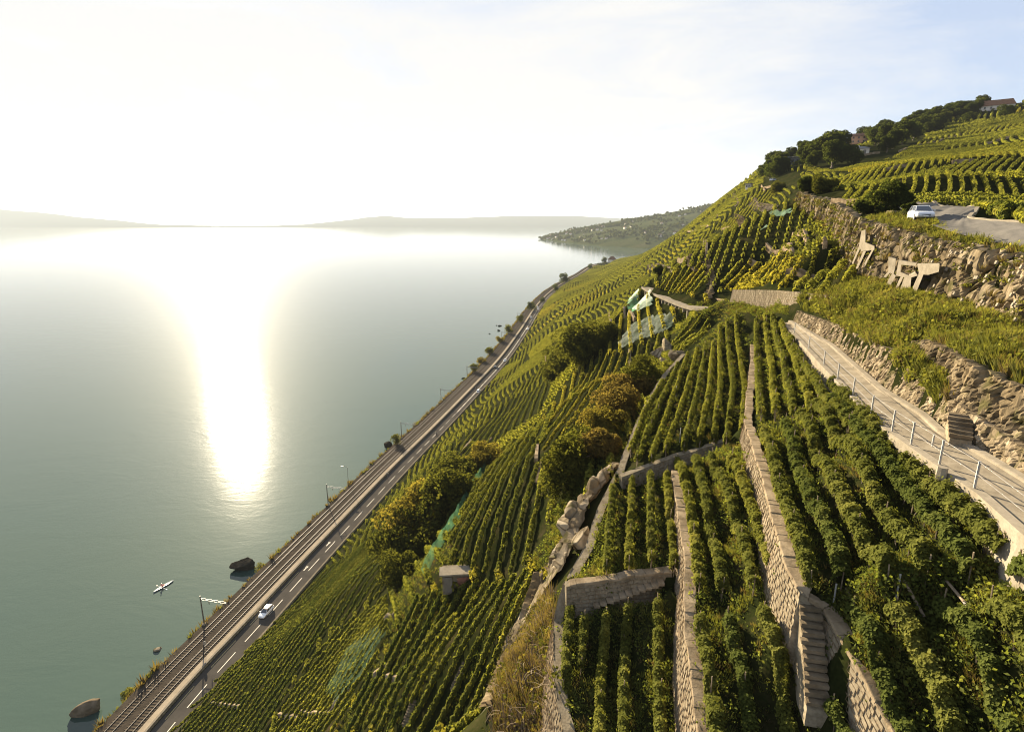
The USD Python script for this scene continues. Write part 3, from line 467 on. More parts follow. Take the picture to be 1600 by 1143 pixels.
def vine_row(P, label, group, m, g, per_m, size, stakes=0.0, height=1.3, width=.55, wires=True, low=.35):
    NROWS[0] += 1
    if stakes <= 0: return tag(obj('vine_row', row_leaves(P, per_m, size, g, height, width, low), m), label, 'vine row', group)
    t = thing('vine_row', label, 'vine row', group=group); tag(obj('foliage', row_leaves(P, per_m, size, g, height, width, low), m, t), kind='stuff')
    L = length(P); n = max(2, int(round(L / stakes)) + 1); top = []
    for k, s in enumerate(np.linspace(.12, L - .12, n)):
        p = along(P, np.array([s]))[0]; lean = np.r_[g.normal(0, .05, 2), 0]; hh = height * g.uniform(.9, 1.12)
        obj('stake', tube([p - [0, 0, .2], p + [0, 0, hh * .5] + lean * .5, p + [0, 0, hh] + lean], .028, 5), M_WOOD, t); top.append(p + lean * .7 + [0, 0, hh * .8])
    s = np.arange(.5, L, .95); stems = []
    for p in along(P, s): j = g.normal(0, .06, 3); stems.append(tube([p - [0, 0, .1], p + [j[0], j[1], .25], p + [j[0] * 2, j[1] * 2, .62]], [.035, .028, .02], 5))
    if stems: tag(obj('trunks', join(stems), M_BARK, t), kind='stuff')
    if wires and size > 99: obj('wire', tube(np.array(top), .006, 3), M_WIRE, t)
    return t
g_ = rng(101)
def near_rows(lines, where, start, group, m, per_m, size, lift=1.0, **kw):
    """rows given one by one by the line of their tops in the photograph, counted from 'start'"""
    for k, ln in enumerate(lines):
        a = np.array(ln, float); P = line_on(at(a[:, 0], a[:, 1], lift)); mm = m[k % len(m)] if isinstance(m, list) else m
        vine_row(P, f'{ORD[k]} vine row from {start} {where}', group, mm, g_, per_m, size, stakes=4.5, **kw)
near_rows([[(893, 925), (884, 1020), (890, 1143), (905, 1230)], [(914, 955), (907, 1035)], [(948, 950), (938, 1060), (936, 1250)], [(982, 938), (975, 1050), (972, 1250)], [(1028, 930), (1030, 1050), (1038, 1250)]],
    'under the cross wall', 'the left', 'vine rows on the lowest terrace', [M_LEAF, M_LEAF, M_LEAF_S], 800, .125, width=.52)
near_rows([[(958, 755), (948, 885)], [(988, 745), (983, 880)], [(1016, 740), (1018, 874)], [(1042, 735), (1054, 880)]],
    'above the cross wall', 'the left', 'vine rows on the small terrace', [M_LEAF, M_LEAF_S], 700, .13, width=.5)
near_rows([[(1058, 712), (1082, 800), (1094, 905)], [(1086, 712), (1108, 800), (1130, 915)], [(1112, 705), (1150, 815), (1180, 905)], [(1143, 705), (1178, 790), (1208, 870)]],
    'between the two long walls', 'the left', 'vine rows between the two long walls', [M_LEAF_S, M_LEAF, M_LEAF], 720, .135, width=.62)
near_rows([[(1095, 960), (1112, 1060), (1130, 1200)], [(1138, 955), (1165, 1060), (1190, 1200)], [(1190, 945), (1222, 1040), (1258, 1200)]],
    'on the terrace left of the stone steps', 'the left', 'vine rows left of the stone steps', [M_LEAF, M_LEAF_D], 800, .13, width=.62)
near_rows([[(1195, 668), (1222, 760), (1262, 880), (1272, 912)], [(1228, 655), (1262, 760), (1318, 900)], [(1252, 640), (1310, 755), (1390, 905)], [(1275, 625), (1370, 770), (1452, 890)], [(1300, 618), (1410, 745), (1520, 890)], [(1330, 640), (1440, 740), (1572, 848)], [(1300, 592), (1372, 668), (1470, 765), (1560, 835)]],
    'on the plot below the lane', 'the long wall', 'vine rows on the broad plot below the lane', [M_LEAF, M_LEAF_D, M_LEAF], 850, .135, width=.74, height=1.4)
near_rows([[(1335, 940), (1380, 1030), (1455, 1200)], [(1398, 940), (1470, 1060), (1550, 1220)], [(1475, 925), (1560, 1050), (1640, 1180)], [(1548, 930), (1640, 1040)], [(1590, 880), (1680, 975)]],
    'in the bottom right corner', 'the left', 'vine rows in the bottom right plot', [M_LEAF_D, M_LEAF], 900, .13, width=.78, height=1.4)
near_rows([[(1300, 1085), (1322, 1143), (1345, 1230)]], 'on the sliver beside the right hand wall', 'the steps', 'vine row beside the steps', M_LEAF_D, 680, .13)
near_rows([[(1036, 590), (1008, 640), (985, 700)], [(1060, 565), (1025, 640), (995, 712)], [(1075, 550), (1050, 620), (1018, 718)], [(1090, 540), (1072, 610), (1040, 705)], [(1103, 535), (1092, 600), (1068, 700)], [(1115, 530), (1108, 610), (1092, 695)], [(1125, 505), (1126, 600), (1115, 690)], [(1136, 495), (1146, 600), (1136, 680)], [(1150, 488), (1164, 600), (1162, 660)]],
    'on the plot leading to the lane bend', 'the left', 'vine rows on the long netted plot', [M_LEAF_S, M_LEAF, M_LEAF_S], 360, .17, width=.5)
near_rows([[(1182, 495), (1184, 560), (1190, 640)], [(1196, 488), (1205, 560), (1213, 640)], [(1208, 490), (1228, 570), (1240, 640)], [(1220, 500), (1250, 575), (1268, 640)], [(1232, 520), (1285, 610), (1330, 655)]],
    'under the lane bend', 'the narrow wall', 'vine rows under the lane bend', [M_LEAF, M_LEAF_S], 400, .165)
from shapely.geometry import Polygon, LineString, Point
from shapely import contains_xy
PLOTS = []
def plot_rows(poly, direction, spacing, where, start, group, mats, per_m, size, seed, lift=.8, least=3.0, height=1.25, width=.5, swap=False, jitter=.0):
    """a plot outlined in the photograph, filled with parallel rows at a real spacing"""
    a = np.array(poly, float); W = at(a[:, 0], a[:, 1], lift); pg = Polygon(W[:, :2]).buffer(0)
    d = at(*np.array(direction, float).T, lift)[:, :2]; d = d[1] - d[0]; d /= np.linalg.norm(d); n = np.array([d[1], -d[0]]); g = rng(seed); PLOTS.append(pg)
    if swap: n = -n
    o = W[:, :2] @ n; t = W[:, :2] @ d; k = 0
    for q in np.arange(o.min() + spacing * .5, o.max(), spacing):
        q += g.normal(0, jitter); cut = pg.intersection(LineString([n * q + d * (t.min() - 1), n * q + d * (t.max() + 1)]))
        for piece in (getattr(cut, 'geoms', None) or [cut]):
            if piece.is_empty or piece.length < least: continue
            c = np.array(piece.coords)[:, :2]; P = line_on(c, 1.0); P[:, :2] += g.normal(0, .04, (len(P), 2))
            vine_row(P, f'{ORD[min(k, 39)]} vine row from {start} {where}', group, mats[int(g.integers(len(mats)))], g, per_m, size, height=height, width=width); k += 1
plot_rows([(772, 715), (800, 682), (846, 684), (838, 735), (850, 800), (840, 868), (745, 886), (692, 884), (716, 812)], ((722, 860), (805, 695)), 1.75, 'of the steep netted plot', 'the left', 'vine rows of the steep netted plot', [M_LEAF_S, M_LEAF], 130, .26, 201)
plot_rows([(745, 900), (862, 868), (845, 900), (822, 940), (800, 985), (770, 1030), (740, 1143), (630, 1143), (650, 1050), (690, 930)], ((690, 1080), (790, 905)), 1.7, 'of the plot below the concrete hut', 'the left', 'vine rows below the concrete hut', [M_LEAF, M_LEAF_S], 150, .24, 202)
plot_rows([(648, 930), (700, 925), (690, 960), (648, 1060), (625, 1143), (535, 1143), (560, 1080), (612, 1000)], ((600, 1110), (680, 960)), 1.45, 'of the untidy plot left of the hut', 'the left', 'vine rows left of the hut', [M_LEAF, M_LEAF_D], 150, .25, 203, jitter=.25, height=1.1)
plot_rows([(845, 690), (862, 650), (905, 590), (940, 556), (985, 552), (968, 590), (938, 630), (920, 690), (890, 700), (856, 735)], ((868, 690), (950, 570)), 1.85, 'of the plot left of the autumn bush', 'the left', 'vine rows left of the autumn bush', [M_LEAF_S, M_LEAF_Y], 90, .28, 204, width=.45, height=1.1)
plot_rows([(995, 540), (1040, 515), (1050, 530), (1020, 548), (1010, 575), (985, 585), (975, 560)], ((990, 580), (1005, 540)), 1.8, 'of the small plot above the autumn bush', 'the left', 'vine rows above the autumn bush', [M_LEAF_S], 90, .3, 205)
plot_rows([(1048, 520), (1100, 490), (1112, 500), (1095, 525), (1068, 545), (1050, 545)], ((1052, 545), (1108, 495)), 1.8, 'of the corner plot under the viaduct', 'the left', 'vine rows under the viaduct', [M_LEAF], 90, .28, 206)
plot_rows([(262, 1143), (330, 1068), (418, 980), (470, 930), (512, 985), (470, 1040), (440, 1090), (420, 1143)], ((340, 1100), (470, 960)), 1.75, 'of the bottom left plot', 'the road', 'vine rows along the road at the bottom left', [M_LEAF_D, M_LEAF], 95, .27, 207, width=.42, height=1.05)
plot_rows([(470, 928), (505, 890), (600, 815), (612, 850), (600, 920), (560, 950), (515, 985)], ((500, 950), (590, 850)), 1.75, 'of the plot below the yellow bushes', 'the road', 'vine rows below the yellow bushes', [M_LEAF, M_LEAF_D], 85, .27, 208, width=.4, height=1.0)
plot_rows([(518, 988), (562, 955), (604, 925), (606, 985), (560, 1070), (530, 1143), (425, 1143), (445, 1095), (475, 1042)], ((480, 1090), (580, 960)), 1.75, 'of the pale plot beneath the green net', 'the left', 'vine rows beneath the green net', [M_LEAF, M_LEAF_S], 90, .27, 209, width=.42, height=1.05)
plot_rows([(603, 812), (640, 775), (700, 712), (740, 690), (760, 702), (700, 745), (650, 790), (625, 830), (612, 845)], ((640, 800), (694, 722)), 2.2, 'of the plot between road and yellow bushes', 'the road', 'vine rows between road and yellow bushes', [M_LEAF, M_LEAF_S], 90, .26, 210, width=.36, height=.95)
plot_rows([(702, 708), (735, 672), (800, 620), (850, 595), (868, 600), (850, 640), (800, 672), (768, 700), (742, 688)], ((742, 695), (786, 632)), 2.3, 'of the plot above the road bend', 'the road', 'vine rows above the road bend', [M_LEAF_S, M_LEAF], 75, .28, 211, width=.36, height=.9)
print('rows', NROWS[0])
plot_rows([(1128, 452), (1140, 447), (1215, 448), (1232, 446), (1255, 420), (1235, 398), (1180, 400), (1128, 418)], ((1160, 440), (1190, 405)), 2.1, 'of the yellow plot', 'the left', 'vine rows above the far wall', [M_LEAF_Y, M_LEAF_S], 40, .42, 221, height=1.6, width=.9)
plot_rows([(1235, 446), (1300, 452), (1335, 425), (1338, 396), (1300, 388), (1262, 400), (1258, 420)], ((1270, 445), (1305, 400)), 2.0, 'of the plot under the cliff', 'the left', 'vine rows of the dark plot under the cliff', [M_LEAF, M_LEAF_S], 55, .36, 222, height=1.6, width=.85)
plot_rows([(1030, 446), (1045, 428), (1075, 412), (1098, 410), (1104, 440), (1104, 462), (1075, 456)], ((1060, 450), (1085, 415)), 1.9, 'of the little plot above the viaduct lane', 'the left', 'vine rows above the viaduct lane', [M_LEAF_S, M_LEAF_Y], 60, .36, 223, height=1.2, width=.6)
# ------------------------------------------------------------------ the vineyards farther off, as one mass
def pixel(P):
    P = np.asarray(P, float) - EYE; D = P[:, 1] * CP - P[:, 2] * SP; u = P[:, 2] * CP + P[:, 1] * SP
    return 800 + FPX * P[:, 0] / np.maximum(D, .01), 571 - FPX * u / np.maximum(D, .01), D
NO_VINES = [Polygon(p) for p in ([(700, 1400), (690, 1143), (770, 1030), (870, 890), (960, 735), (1060, 550), (1100, 486), (1135, 450), (1215, 450), (1300, 455), (1335, 430), (1335, 400), (1330, 350), (1300, 345), (1232, 318), (1236, 296), (1300, 302), (1345, 335), (1398, 318), (1500, 322), (1545, 340), (1700, 380), (1800, 1400)],
    [(1000, 446), (1030, 452), (1110, 474), (1108, 492), (1060, 490), (1000, 458)],
    [(1180, 260), (1240, 246), (1300, 245), (1400, 205), (1520, 172), (1600, 165), (1600, 100), (1100, 200)], [(1320, 235), (1350, 230), (1430, 200), (1450, 215), (1400, 246), (1300, 268), (1240, 258)], [(1195, 270), (1250, 268), (1255, 290), (1190, 300)])]
def far_vines():
    g = rng(301); seeds, ang, kind = [], [], []
    gx, gy = np.meshgrid(np.arange(-80, 640, 26.0), np.arange(60, 1150, 34.0)); S = np.stack([gx.ravel(), gy.ravel()], 1) + g.uniform(-11, 11, (gx.size, 2))
    e = 6.0; gxx = (ground(S[:, 0] + e, S[:, 1]) - ground(S[:, 0] - e, S[:, 1])); gyy = (ground(S[:, 0], S[:, 1] + e) - ground(S[:, 0], S[:, 1] - e))
    con = np.arctan2(gxx, -gyy); con = np.where(np.hypot(gxx, gyy) < 1.0, np.arctan2(S[:, 1], S[:, 0]), con); ang = con + np.radians(g.choice([-24, -10, 0, 8, 20, 85], len(S), p=[.16, .24, .24, .16, .12, .08])); rad = np.arctan2(S[:, 1], S[:, 0]) + np.radians(g.normal(0, 5.5, len(S))); ang = np.where(g.random(len(S)) < np.where(ground(S[:, 0], S[:, 1]) > 96, .45, .82), rad, ang); kd = cKDTree(S)
    T, A, K = [], [], []; plots = PLOTS
    for i, (s, a) in enumerate(zip(S, ang)):
        dist = math.hypot(s[0], s[1]); up = float(ground(s[0], s[1])) > 96.5; sp = (1.65 if up else 2.0) if dist < 260 else 2.5 if dist < 450 else 3.3; st = 1.3 if dist < 300 else 1.8 if dist < 450 else 2.6
        q, t = np.meshgrid(np.arange(-34, 34, sp), np.arange(-34, 34, st)); q, t = q.ravel(), t.ravel(); d, n = np.array([math.cos(a), math.sin(a)]), np.array([-math.sin(a), math.cos(a)])
        bend = g.uniform(-.004, .004); P = s + d * t[:, None] + n * (q + bend * t * t)[:, None]; dd, ii = kd.query(P, 2); m = (ii[:, 0] == i) & (dd[:, 1] - dd[:, 0] > 1.6)
        P = P[m]
        if not len(P): continue
        P = P[(road_offset(P[:, 0], P[:, 1]) > 5.5) & (P[:, 0] < GX[-1] - 5) & (P[:, 1] < 1500)]
        for pg in plots:
            if len(P): P = P[~contains_xy(pg, P[:, 0], P[:, 1])]
        if not len(P): continue
        Z = ground(P[:, 0], P[:, 1]); x, y, D = pixel(np.c_[P, Z]); ok = (x > -60) & (x < 1680) & (y < 1240) & (D > 20) & (D < 1250)
        for no in NO_VINES: ok &= ~contains_xy(no, x, y)
        ok &= g.random(len(P)) > .03; P, Z = P[ok], Z[ok]; c = g.choice(3, p=[.55, .40, .05] if s[0] < 150 else [.8, .18, .02]); T.append(np.c_[P, Z]); A.append(np.full(len(P), a)); K.append(np.full(len(P), c * 2) + g.integers(0, 2, len(P)))
    T, A, K = np.vstack(T), np.concatenate(A), np.concatenate(K)
    far = np.hypot(T[:, 0], T[:, 1]); sc = np.where(far < 300, np.where(T[:, 2] > 96.5, .82, 1.0), np.where(far < 450, 1.3, 1.9)) * g.uniform(.85, 1.15, len(T))
    return T, A, K, sc
def instancer(name, protos, T, A, K, sc, parent=None, kind='stuff', tilt=None, **t):
    pi = UsdGeom.PointInstancer.Define(stage, path_of(name, parent)); rel = pi.CreatePrototypesRel()
    UsdGeom.Scope.Define(stage, str(pi.GetPath()) + '/kinds')
    for k, (msh, m) in enumerate(protos): rel.AddTarget(usdkit.mesh(stage, f'{pi.GetPath()}/kinds/kind_{k}', msh, m).GetPath())
    pi.CreatePositionsAttr(Vt.Vec3fArray.FromNumpy(T.astype(np.float32))); pi.CreateProtoIndicesAttr(Vt.IntArray.FromNumpy(K.astype(np.int32)))
    qs = np.stack([np.sin(A / 2) * 0, A * 0, np.sin(A / 2), np.cos(A / 2)], 1).astype(np.float16); pi.CreateOrientationsAttr(Vt.QuathArray([Gf.Quath(float(w), float(a), float(b), float(c)) for a, b, c, w in qs]))
    pi.CreateScalesAttr(Vt.Vec3fArray.FromNumpy(np.repeat(np.asarray(sc, float).reshape(len(T), -1), 3 if np.ndim(sc) == 1 else 1, 1).astype(np.float32)))
    return tag(pi, kind=kind, **t)
def hedge_bit(seed):
    g = rng(seed); n = 40; x = g.uniform(-.8, .8, n); th = g.uniform(-.6, np.pi + .6, n); C = np.c_[x, np.cos(th) * .26, .52 + np.sin(th) * .44 + g.normal(0, .08, n)]
    return cards(C, .42, g, np.c_[0 * x, np.cos(th), np.sin(th) + .2], .55)
_T, _A, _K, _S = far_vines(); print('far vine pieces', len(_T))
instancer('vineyard', [(hedge_bit(400 + k), m) for k, m in enumerate([M_LEAF, M_LEAF, M_LEAF_S, M_LEAF_S, M_LEAF_Y, M_LEAF_Y])], _T, _A, _K, _S, label='distant green and yellow vineyard rows covering the whole hillside', category='vineyard')

# ------------------------------------------------------------------ bushes and trees
def lobes(R, H, n, g, flat=.5):
    d = g.normal(size=(n, 3)); d /= np.linalg.norm(d, axis=1, keepdims=True); r = g.uniform(.25, .8, n)[:, None]; C = d * r * [R, R, H / 2] + [0, 0, H * flat]; return C, g.uniform(.28, .48, n) * min(R, H * .6)
def crown(R, H, g, size, n=22, cover=2.4, base=.5, lift=0.0, most=4200):
    C, r = lobes(R, H, n, g, base); out, V = [], []
    for c, q in zip(C, r):
        k = int(min(most / n, 4 * np.pi * q * q * cover / (size * size * .6))) + 6; d = g.normal(size=(k, 3)); d /= np.linalg.norm(d, axis=1, keepdims=True); d[:, 2] = np.abs(d[:, 2]) * np.where(g.random(k) < .75, 1, -1)
        V.append(c + d * (q * g.uniform(.72, 1.12, k) ** .7)[:, None]); out.append(d)
    P = np.vstack(V); P[:, 2] = np.maximum(P[:, 2], .05) + lift; return cards(P, size, g, np.vstack(out), .55)
def limbs(R, H, g, r0, n=5, lift=0.0):
    parts = [tube([[0, 0, -.5], [g.normal(0, .03) * R, g.normal(0, .03) * R, H * .3 + lift * .5], [g.normal(0, .06) * R, g.normal(0, .06) * R, H * .75 + lift]], [r0 * 1.3, r0, r0 * .35], 7)]
    for k in range(n):
        a = g.uniform(0, 2 * np.pi); z = H * g.uniform(.15, .4) + lift * .7; e = np.array([math.cos(a) * R * .6, math.sin(a) * R * .6, z + H * g.uniform(.2, .35)]); parts.append(tube([[0, 0, z], e * [.5, .5, 1] - [0, 0, H * .08], e], [r0 * .55, r0 * .4, r0 * .15], 5))
    return join(parts)
def bush(px, py, rpx, label, m, seed, aspect=1.0, size=.28, group=None, name='bush', cat='bush', lift=0.0, n=22, sink=.15):
    """a bush whose middle shows at a pixel; rpx: half its width in pixels"""
    g = rng(seed); p = at(np.array([px]), np.array([py + rpx * .55]))[0]; D = (p - EYE)[1] * CP - (p - EYE)[2] * SP; R = 1.22 * rpx * D / FPX; H = 1.7 * R * aspect
    t = thing(name, label, cat, p - [0, 0, sink * H], group=group); obj('crown', crown(R * 1.08, H, g, max(size, R * .085), n, lift=lift, most=6500), m, t); obj('trunk', limbs(R, H, g, .05 * R + .02, lift=lift), M_BARK, t); return t
for k, (x, y, r, w, m) in enumerate([(632, 892, 24, 'dark olive bush at the lower end of the big yellow thicket', M_BUSH), (640, 855, 34, 'olive bush low in the big yellow thicket', M_BUSH), (652, 828, 34, 'wide orange-tinged bush in the lower middle of the thicket', M_BUSH_O), (676, 800, 36, 'largest golden bush in the middle of the thicket', M_BUSH_O), (704, 778, 33, 'dense olive bush right of the golden one in the thicket', M_BUSH), (716, 752, 27, 'dark green bush in the upper middle of the thicket', M_BUSH), (735, 738, 22, 'small dark bush near the top of the thicket', M_BUSH), (754, 722, 20, 'brown green bush at the top end of the thicket', M_BUSH_O)]):
    bush(x, y, r * 1.32, w, m, 500 + k, size=.26)
for k, (x, y, r, w, m) in enumerate([(868, 582, 17, 'dark bush at the low end of the tree clump above the bright plot', M_BUSH), (884, 566, 22, 'dense green bush in the tree clump above the bright plot', M_BUSH), (912, 545, 30, 'big round dark tree in the clump above the bright plot', M_BUSH), (938, 528, 24, 'right hand tree of the clump above the bright plot', M_BUSH), (900, 535, 18, 'upper left bush of the clump above the bright plot', M_BUSH),
    (1003, 592, 23, 'olive bush at the top of the autumn thicket', M_BUSH), (982, 612, 25, 'russet bush below the olive one in the autumn thicket', M_BUSH_R), (962, 640, 28, 'large orange brown bush in the middle of the autumn thicket', M_BUSH_R), (942, 668, 23, 'orange bush in the lower part of the autumn thicket', M_BUSH_O), (940, 700, 21, 'dark russet bush at the foot of the autumn thicket', M_BUSH_R), (900, 722, 34, 'broad green bush beside the autumn thicket', M_BUSH), (885, 752, 28, 'green bush below the broad one near the rock slabs', M_BUSH)]):
    bush(x, y, r * 1.22, w, m, 520 + k, size=.24)
for k, (x, y, r, w, m) in enumerate([(1385, 318, 25, 'large dark bush beside the upper road', M_TREE), (1352, 325, 13, 'dark bush left of the large one at the cliff top', M_TREE), (1420, 326, 8, 'small dark shrub behind the silver car', M_TREE), (1285, 292, 16, 'brown bush on the cliff top near the far end', M_BUSH), (1260, 294, 13, 'dark bush at the far end of the cliff', M_TREE), (1215, 296, 10, 'round bush under the small car park', M_BUSH), (1214, 268, 13, 'dark bush above the small car park', M_TREE), (1030, 424, 8, 'dark little tree beside the viaduct lane', M_TREE), (1558, 330, 12, 'dark hedge bush right of the upper road', M_LEAF_D), (1580, 335, 16, 'dark broad hedge bush at the right edge by the upper road', M_LEAF_D), (1598, 330, 14, 'hedge bush cut by the right edge above the upper road', M_LEAF_D), (1572, 178, 11, 'lone dark bush on the upper slope below the farmhouse', M_TREE), (1336, 172 + 70, 8, 'bush beside the flat roofed house', M_TREE), (1512, 186, 8, 'bush left of the farmhouse wall', M_TREE)]):
    bush(x, y, r, w, m, 540 + k, size=.3)
def tree_proto(name, label, m, R, H, trunk, seed, size, group, n=24, cat='tree'):
    g = rng(seed); t = thing(name, label, cat, (0, 0, -500), group=group); obj('crown', crown(R, H, g, size, n, lift=trunk, most=3600), m, t); obj('trunk', limbs(R, H, g, .035 * H, lift=trunk), M_BARK, t); return t
def place(t, loc, rz=0.0, s=1.0):
    xf = UsdGeom.Xformable(t); xf.ClearXformOpOrder(); xf.AddTranslateOp().Set(Gf.Vec3d(*map(float, loc))); xf.AddRotateZOp().Set(math.degrees(rz)); xf.AddScaleOp().Set(Gf.Vec3f(s, s, s)); return t
WOOD = [tree_proto('woodland_tree', '', M_TREE, 6.0, 13, 1.2, 600 + k, .95, None) for k in range(4)]
_g = rng(610); _line = np.array([(1196, 262), (1217, 250), (1245, 242), (1280, 232), (1310, 226), (1345, 222), (1380, 212), (1400, 203), (1430, 196), (1460, 190), (1490, 182), (1512, 178), (1540, 172)], float); _n = 0
_spots = []
for k in range(190):
    t = _g.uniform(0, 1); s = t * 12; i = int(min(s, 11)); p = _line[i] * (1 - s + i) + _line[i + 1] * (s - i); _spots.append((p[0] + _g.normal(0, 3), p[1] + _g.uniform(-16, 10) * (1 if p[0] < 1420 else .45)))
for k in range(26): _spots.append((_g.uniform(1330, 1452), 0)); x = _spots[-1][0]; _spots[-1] = (x, 243 - (x - 1330) * .30 + _g.uniform(-8, 5))
for k in range(40): _spots.append((_g.uniform(1192, 1300), _g.uniform(0, 1))); x, u = _spots[-1]; _spots[-1] = (x, 284 - (x - 1186) * .36 - u * 8)
_spots += [(1395, 232), (1385, 238), (1410, 226), (1352, 252), (1330, 258), (1300, 262), (1272, 262), (1465, 200), (1473, 194), (1462, 207)]
_first = [True] * 4
for k, (x, y) in enumerate(_spots):
    if (1320 < x < 1364 and 221 < y < 258) or (1226 < x < 1258 and 252 < y < 268): continue
    p = at(np.array([x]), np.array([y]))[0]
    if np.hypot(p[0], p[1]) > 640: continue
    p = p - [0, 0, .6]; q = k % 4; s = (_g.uniform(.6, .95) if x < 1440 else _g.uniform(.5, .8)) if x > 1290 else _g.uniform(.42, .72); lab = 'dark leafy tree of the wood along the hill crest'
    if _first[q]: _first[q] = False; place(WOOD[q], p, _g.uniform(0, 6), s); tag(WOOD[q], lab, group='trees of the wood on the crest'); o = WOOD[q]
    else: again(WOOD[q], p, _g.uniform(0, 6), lab, 'trees of the wood on the crest', s)
def conifer(px, py, h, label, seed):
    g = rng(seed); p = at(np.array([px]), np.array([py]))[0]; n = 900; z = g.uniform(.06, 1, n); r = (1 - z) * .24 * h * (0.75 + .25 * np.sin(z * 40)) * g.uniform(.6, 1, n); a = g.uniform(0, 2 * np.pi, n)
    t = thing('conifer', label, 'conifer', p - [0, 0, .3]); obj('crown', cards(np.c_[np.cos(a) * r, np.sin(a) * r, z * h], .055 * h, g, np.c_[np.cos(a), np.sin(a), 0 * a - .3], .5), M_CONIFER, t); obj('trunk', tube([[0, 0, 0], [0, 0, h * .95]], [.03 * h, .005 * h], 6), M_BARK, t)
conifer(1581, 160, 12, 'tall dark conifer at the right of the farmhouse on the crest', 631); conifer(1566, 163, 9, 'shorter dark conifer behind the farmhouse roof', 632); conifer(1252, 257, 8, 'small pointed cypress beside the long low building', 633)
# shore side scrub
for k, (x, y, r, w, m, a) in enumerate([(408, 880, 10, 'pale green willow bush beside the black boulder on the shore', M_GRASSBLADE, 1.2), (202, 1066, 17, 'pale feathery shrub on the bank near the bottom left boulder', M_GRASSBLADE, .8), (620, 694, 9, 'dark shrub on the railway bank beside the round boulder', M_BUSH, 1.0), (740, 580, 8, 'bush on the shore bank where the road begins to curve', M_BUSH, 1.0), (752, 565, 8, 'olive bush on the shore bank along the curve', M_BUSH_O, 1.0), (765, 550, 9, 'round bush on the shore bank midway along the curve', M_BUSH, 1.0), (781, 533, 8, 'bush on the shore bank above the four stones', M_BUSH_O, 1.0), (795, 520, 8, 'low bush on the shore bank opposite the parked cars', M_BUSH, 1.0), (812, 502, 7, 'bush by the water where the shore turns', M_BUSH, 1.0), (830, 484, 8, 'dense shore bush before the headland', M_TREE, 1.0), (881, 442, 9, 'dark tree standing by the water on the far shore', M_TREE, 1.3), (868, 455, 6, 'small shore tree left of the tall one', M_TREE, 1.2), (922, 420, 5, 'shore bush near the brown roofed house', M_TREE, 1.0), (945, 412, 6, 'dark trees hugging the brown roofed house', M_TREE, 1.0), (848, 472, 5, 'little bush on the far shore bank', M_TREE, 1.0)]):
    g = rng(660 + k); p = at_level(x, y + r * .4, 3.5); D = (p - EYE)[1] * CP - (p - EYE)[2] * SP; R = r * D / FPX; H = 1.8 * R * a; p[2] = ground(p[0], p[1]); p[2] = max(p[2], .1)
    t = thing('shore_bush', w, 'bush', p - [0, 0, .1]); obj('crown', crown(R, H, g, max(.2, R * .11), 16, most=2200), m, t); obj('trunk', limbs(R, H, g, .05 * R), M_BARK, t)
# weeds on the railway bank
g_ = rng(690); _i = g_.integers(10, 330, 2600); _o = g_.uniform(-15.2, -12.6, 2600); _p = ROAD[_i] + ROAD_N[_i] * _o[:, None] + g_.normal(0, 1, (2600, 2)) * [0.3, 1.5]
def tuft(seed, n=26, h=.5, spread=.35, w=.05):
    g = rng(seed); a = g.uniform(0, 2 * np.pi, n); r = g.uniform(0, spread, n); b = np.c_[np.cos(a) * r * .5, np.sin(a) * r * .5, 0 * a]; l = h * g.uniform(.5, 1.2, n); t = b + np.c_[np.cos(a) * l * .5, np.sin(a) * l * .5, l]; s = np.c_[-np.sin(a), np.cos(a), 0 * a] * w * g.uniform(.6, 1.3, n)[:, None]
    v = np.stack([b - s, b + s, t], 1).reshape(-1, 3); return v, np.arange(n * 3).reshape(-1, 3)
instancer('bank_weeds', [(tuft(691, w=.09), M_DRYGRASS), (tuft(692, w=.09), M_GRASSBLADE), (tuft(693, h=.8, w=.1), M_DRYGRASS)], np.c_[_p, ground(_p[:, 0], _p[:, 1]) - .05], g_.uniform(0, 6, 2600), g_.integers(0, 3, 2600), g_.uniform(1.2, 2.8, 2600), label='dry grass and weeds along the railway bank by the water', category='weeds')
# the meadow between the lane walls and the cliff, the verge above the cliff
def scatter(poly, n, seed, up=0.0):
    pg = Polygon(poly); g = rng(seed); x0, y0, x1, y1 = pg.bounds; W = at(*np.array(poly, float).T, up); wp = Polygon(W[:, :2]).buffer(0); a, b, c, d = wp.bounds; P = np.stack([g.uniform(a, c, n * 6), g.uniform(b, d, n * 6)], 1); P = P[contains_xy(wp, P[:, 0], P[:, 1])][:n]
    return np.c_[P, ground(P[:, 0], P[:, 1])], g
def weeds(seed, n=46, R=.45, h=.4, size=.17): g = rng(seed); C = np.c_[g.normal(0, R * .5, (n, 2)), np.abs(g.normal(0, h * .5, n)) + .04]; return cards(C, size, g, np.tile([0, 0, 1.0], (n, 1)), .5)
_P1, g = scatter([(1245, 474), (1300, 458), (1345, 428), (1390, 452), (1500, 482), (1600, 522), (1640, 545), (1640, 600), (1600, 600), (1520, 565), (1440, 530), (1380, 545), (1300, 505)], 4200, 701)
_P2, _ = scatter([(1415, 545), (1445, 568), (1500, 632), (1480, 628), (1400, 560)], 260, 702); _P3, _ = scatter([(1350, 342), (1420, 345), (1500, 375), (1600, 396), (1640, 405), (1640, 420), (1600, 402), (1500, 382), (1400, 358)], 900, 703)
_P = np.vstack([_P1, _P2, _P3]); _n = len(_P); g = rng(704)
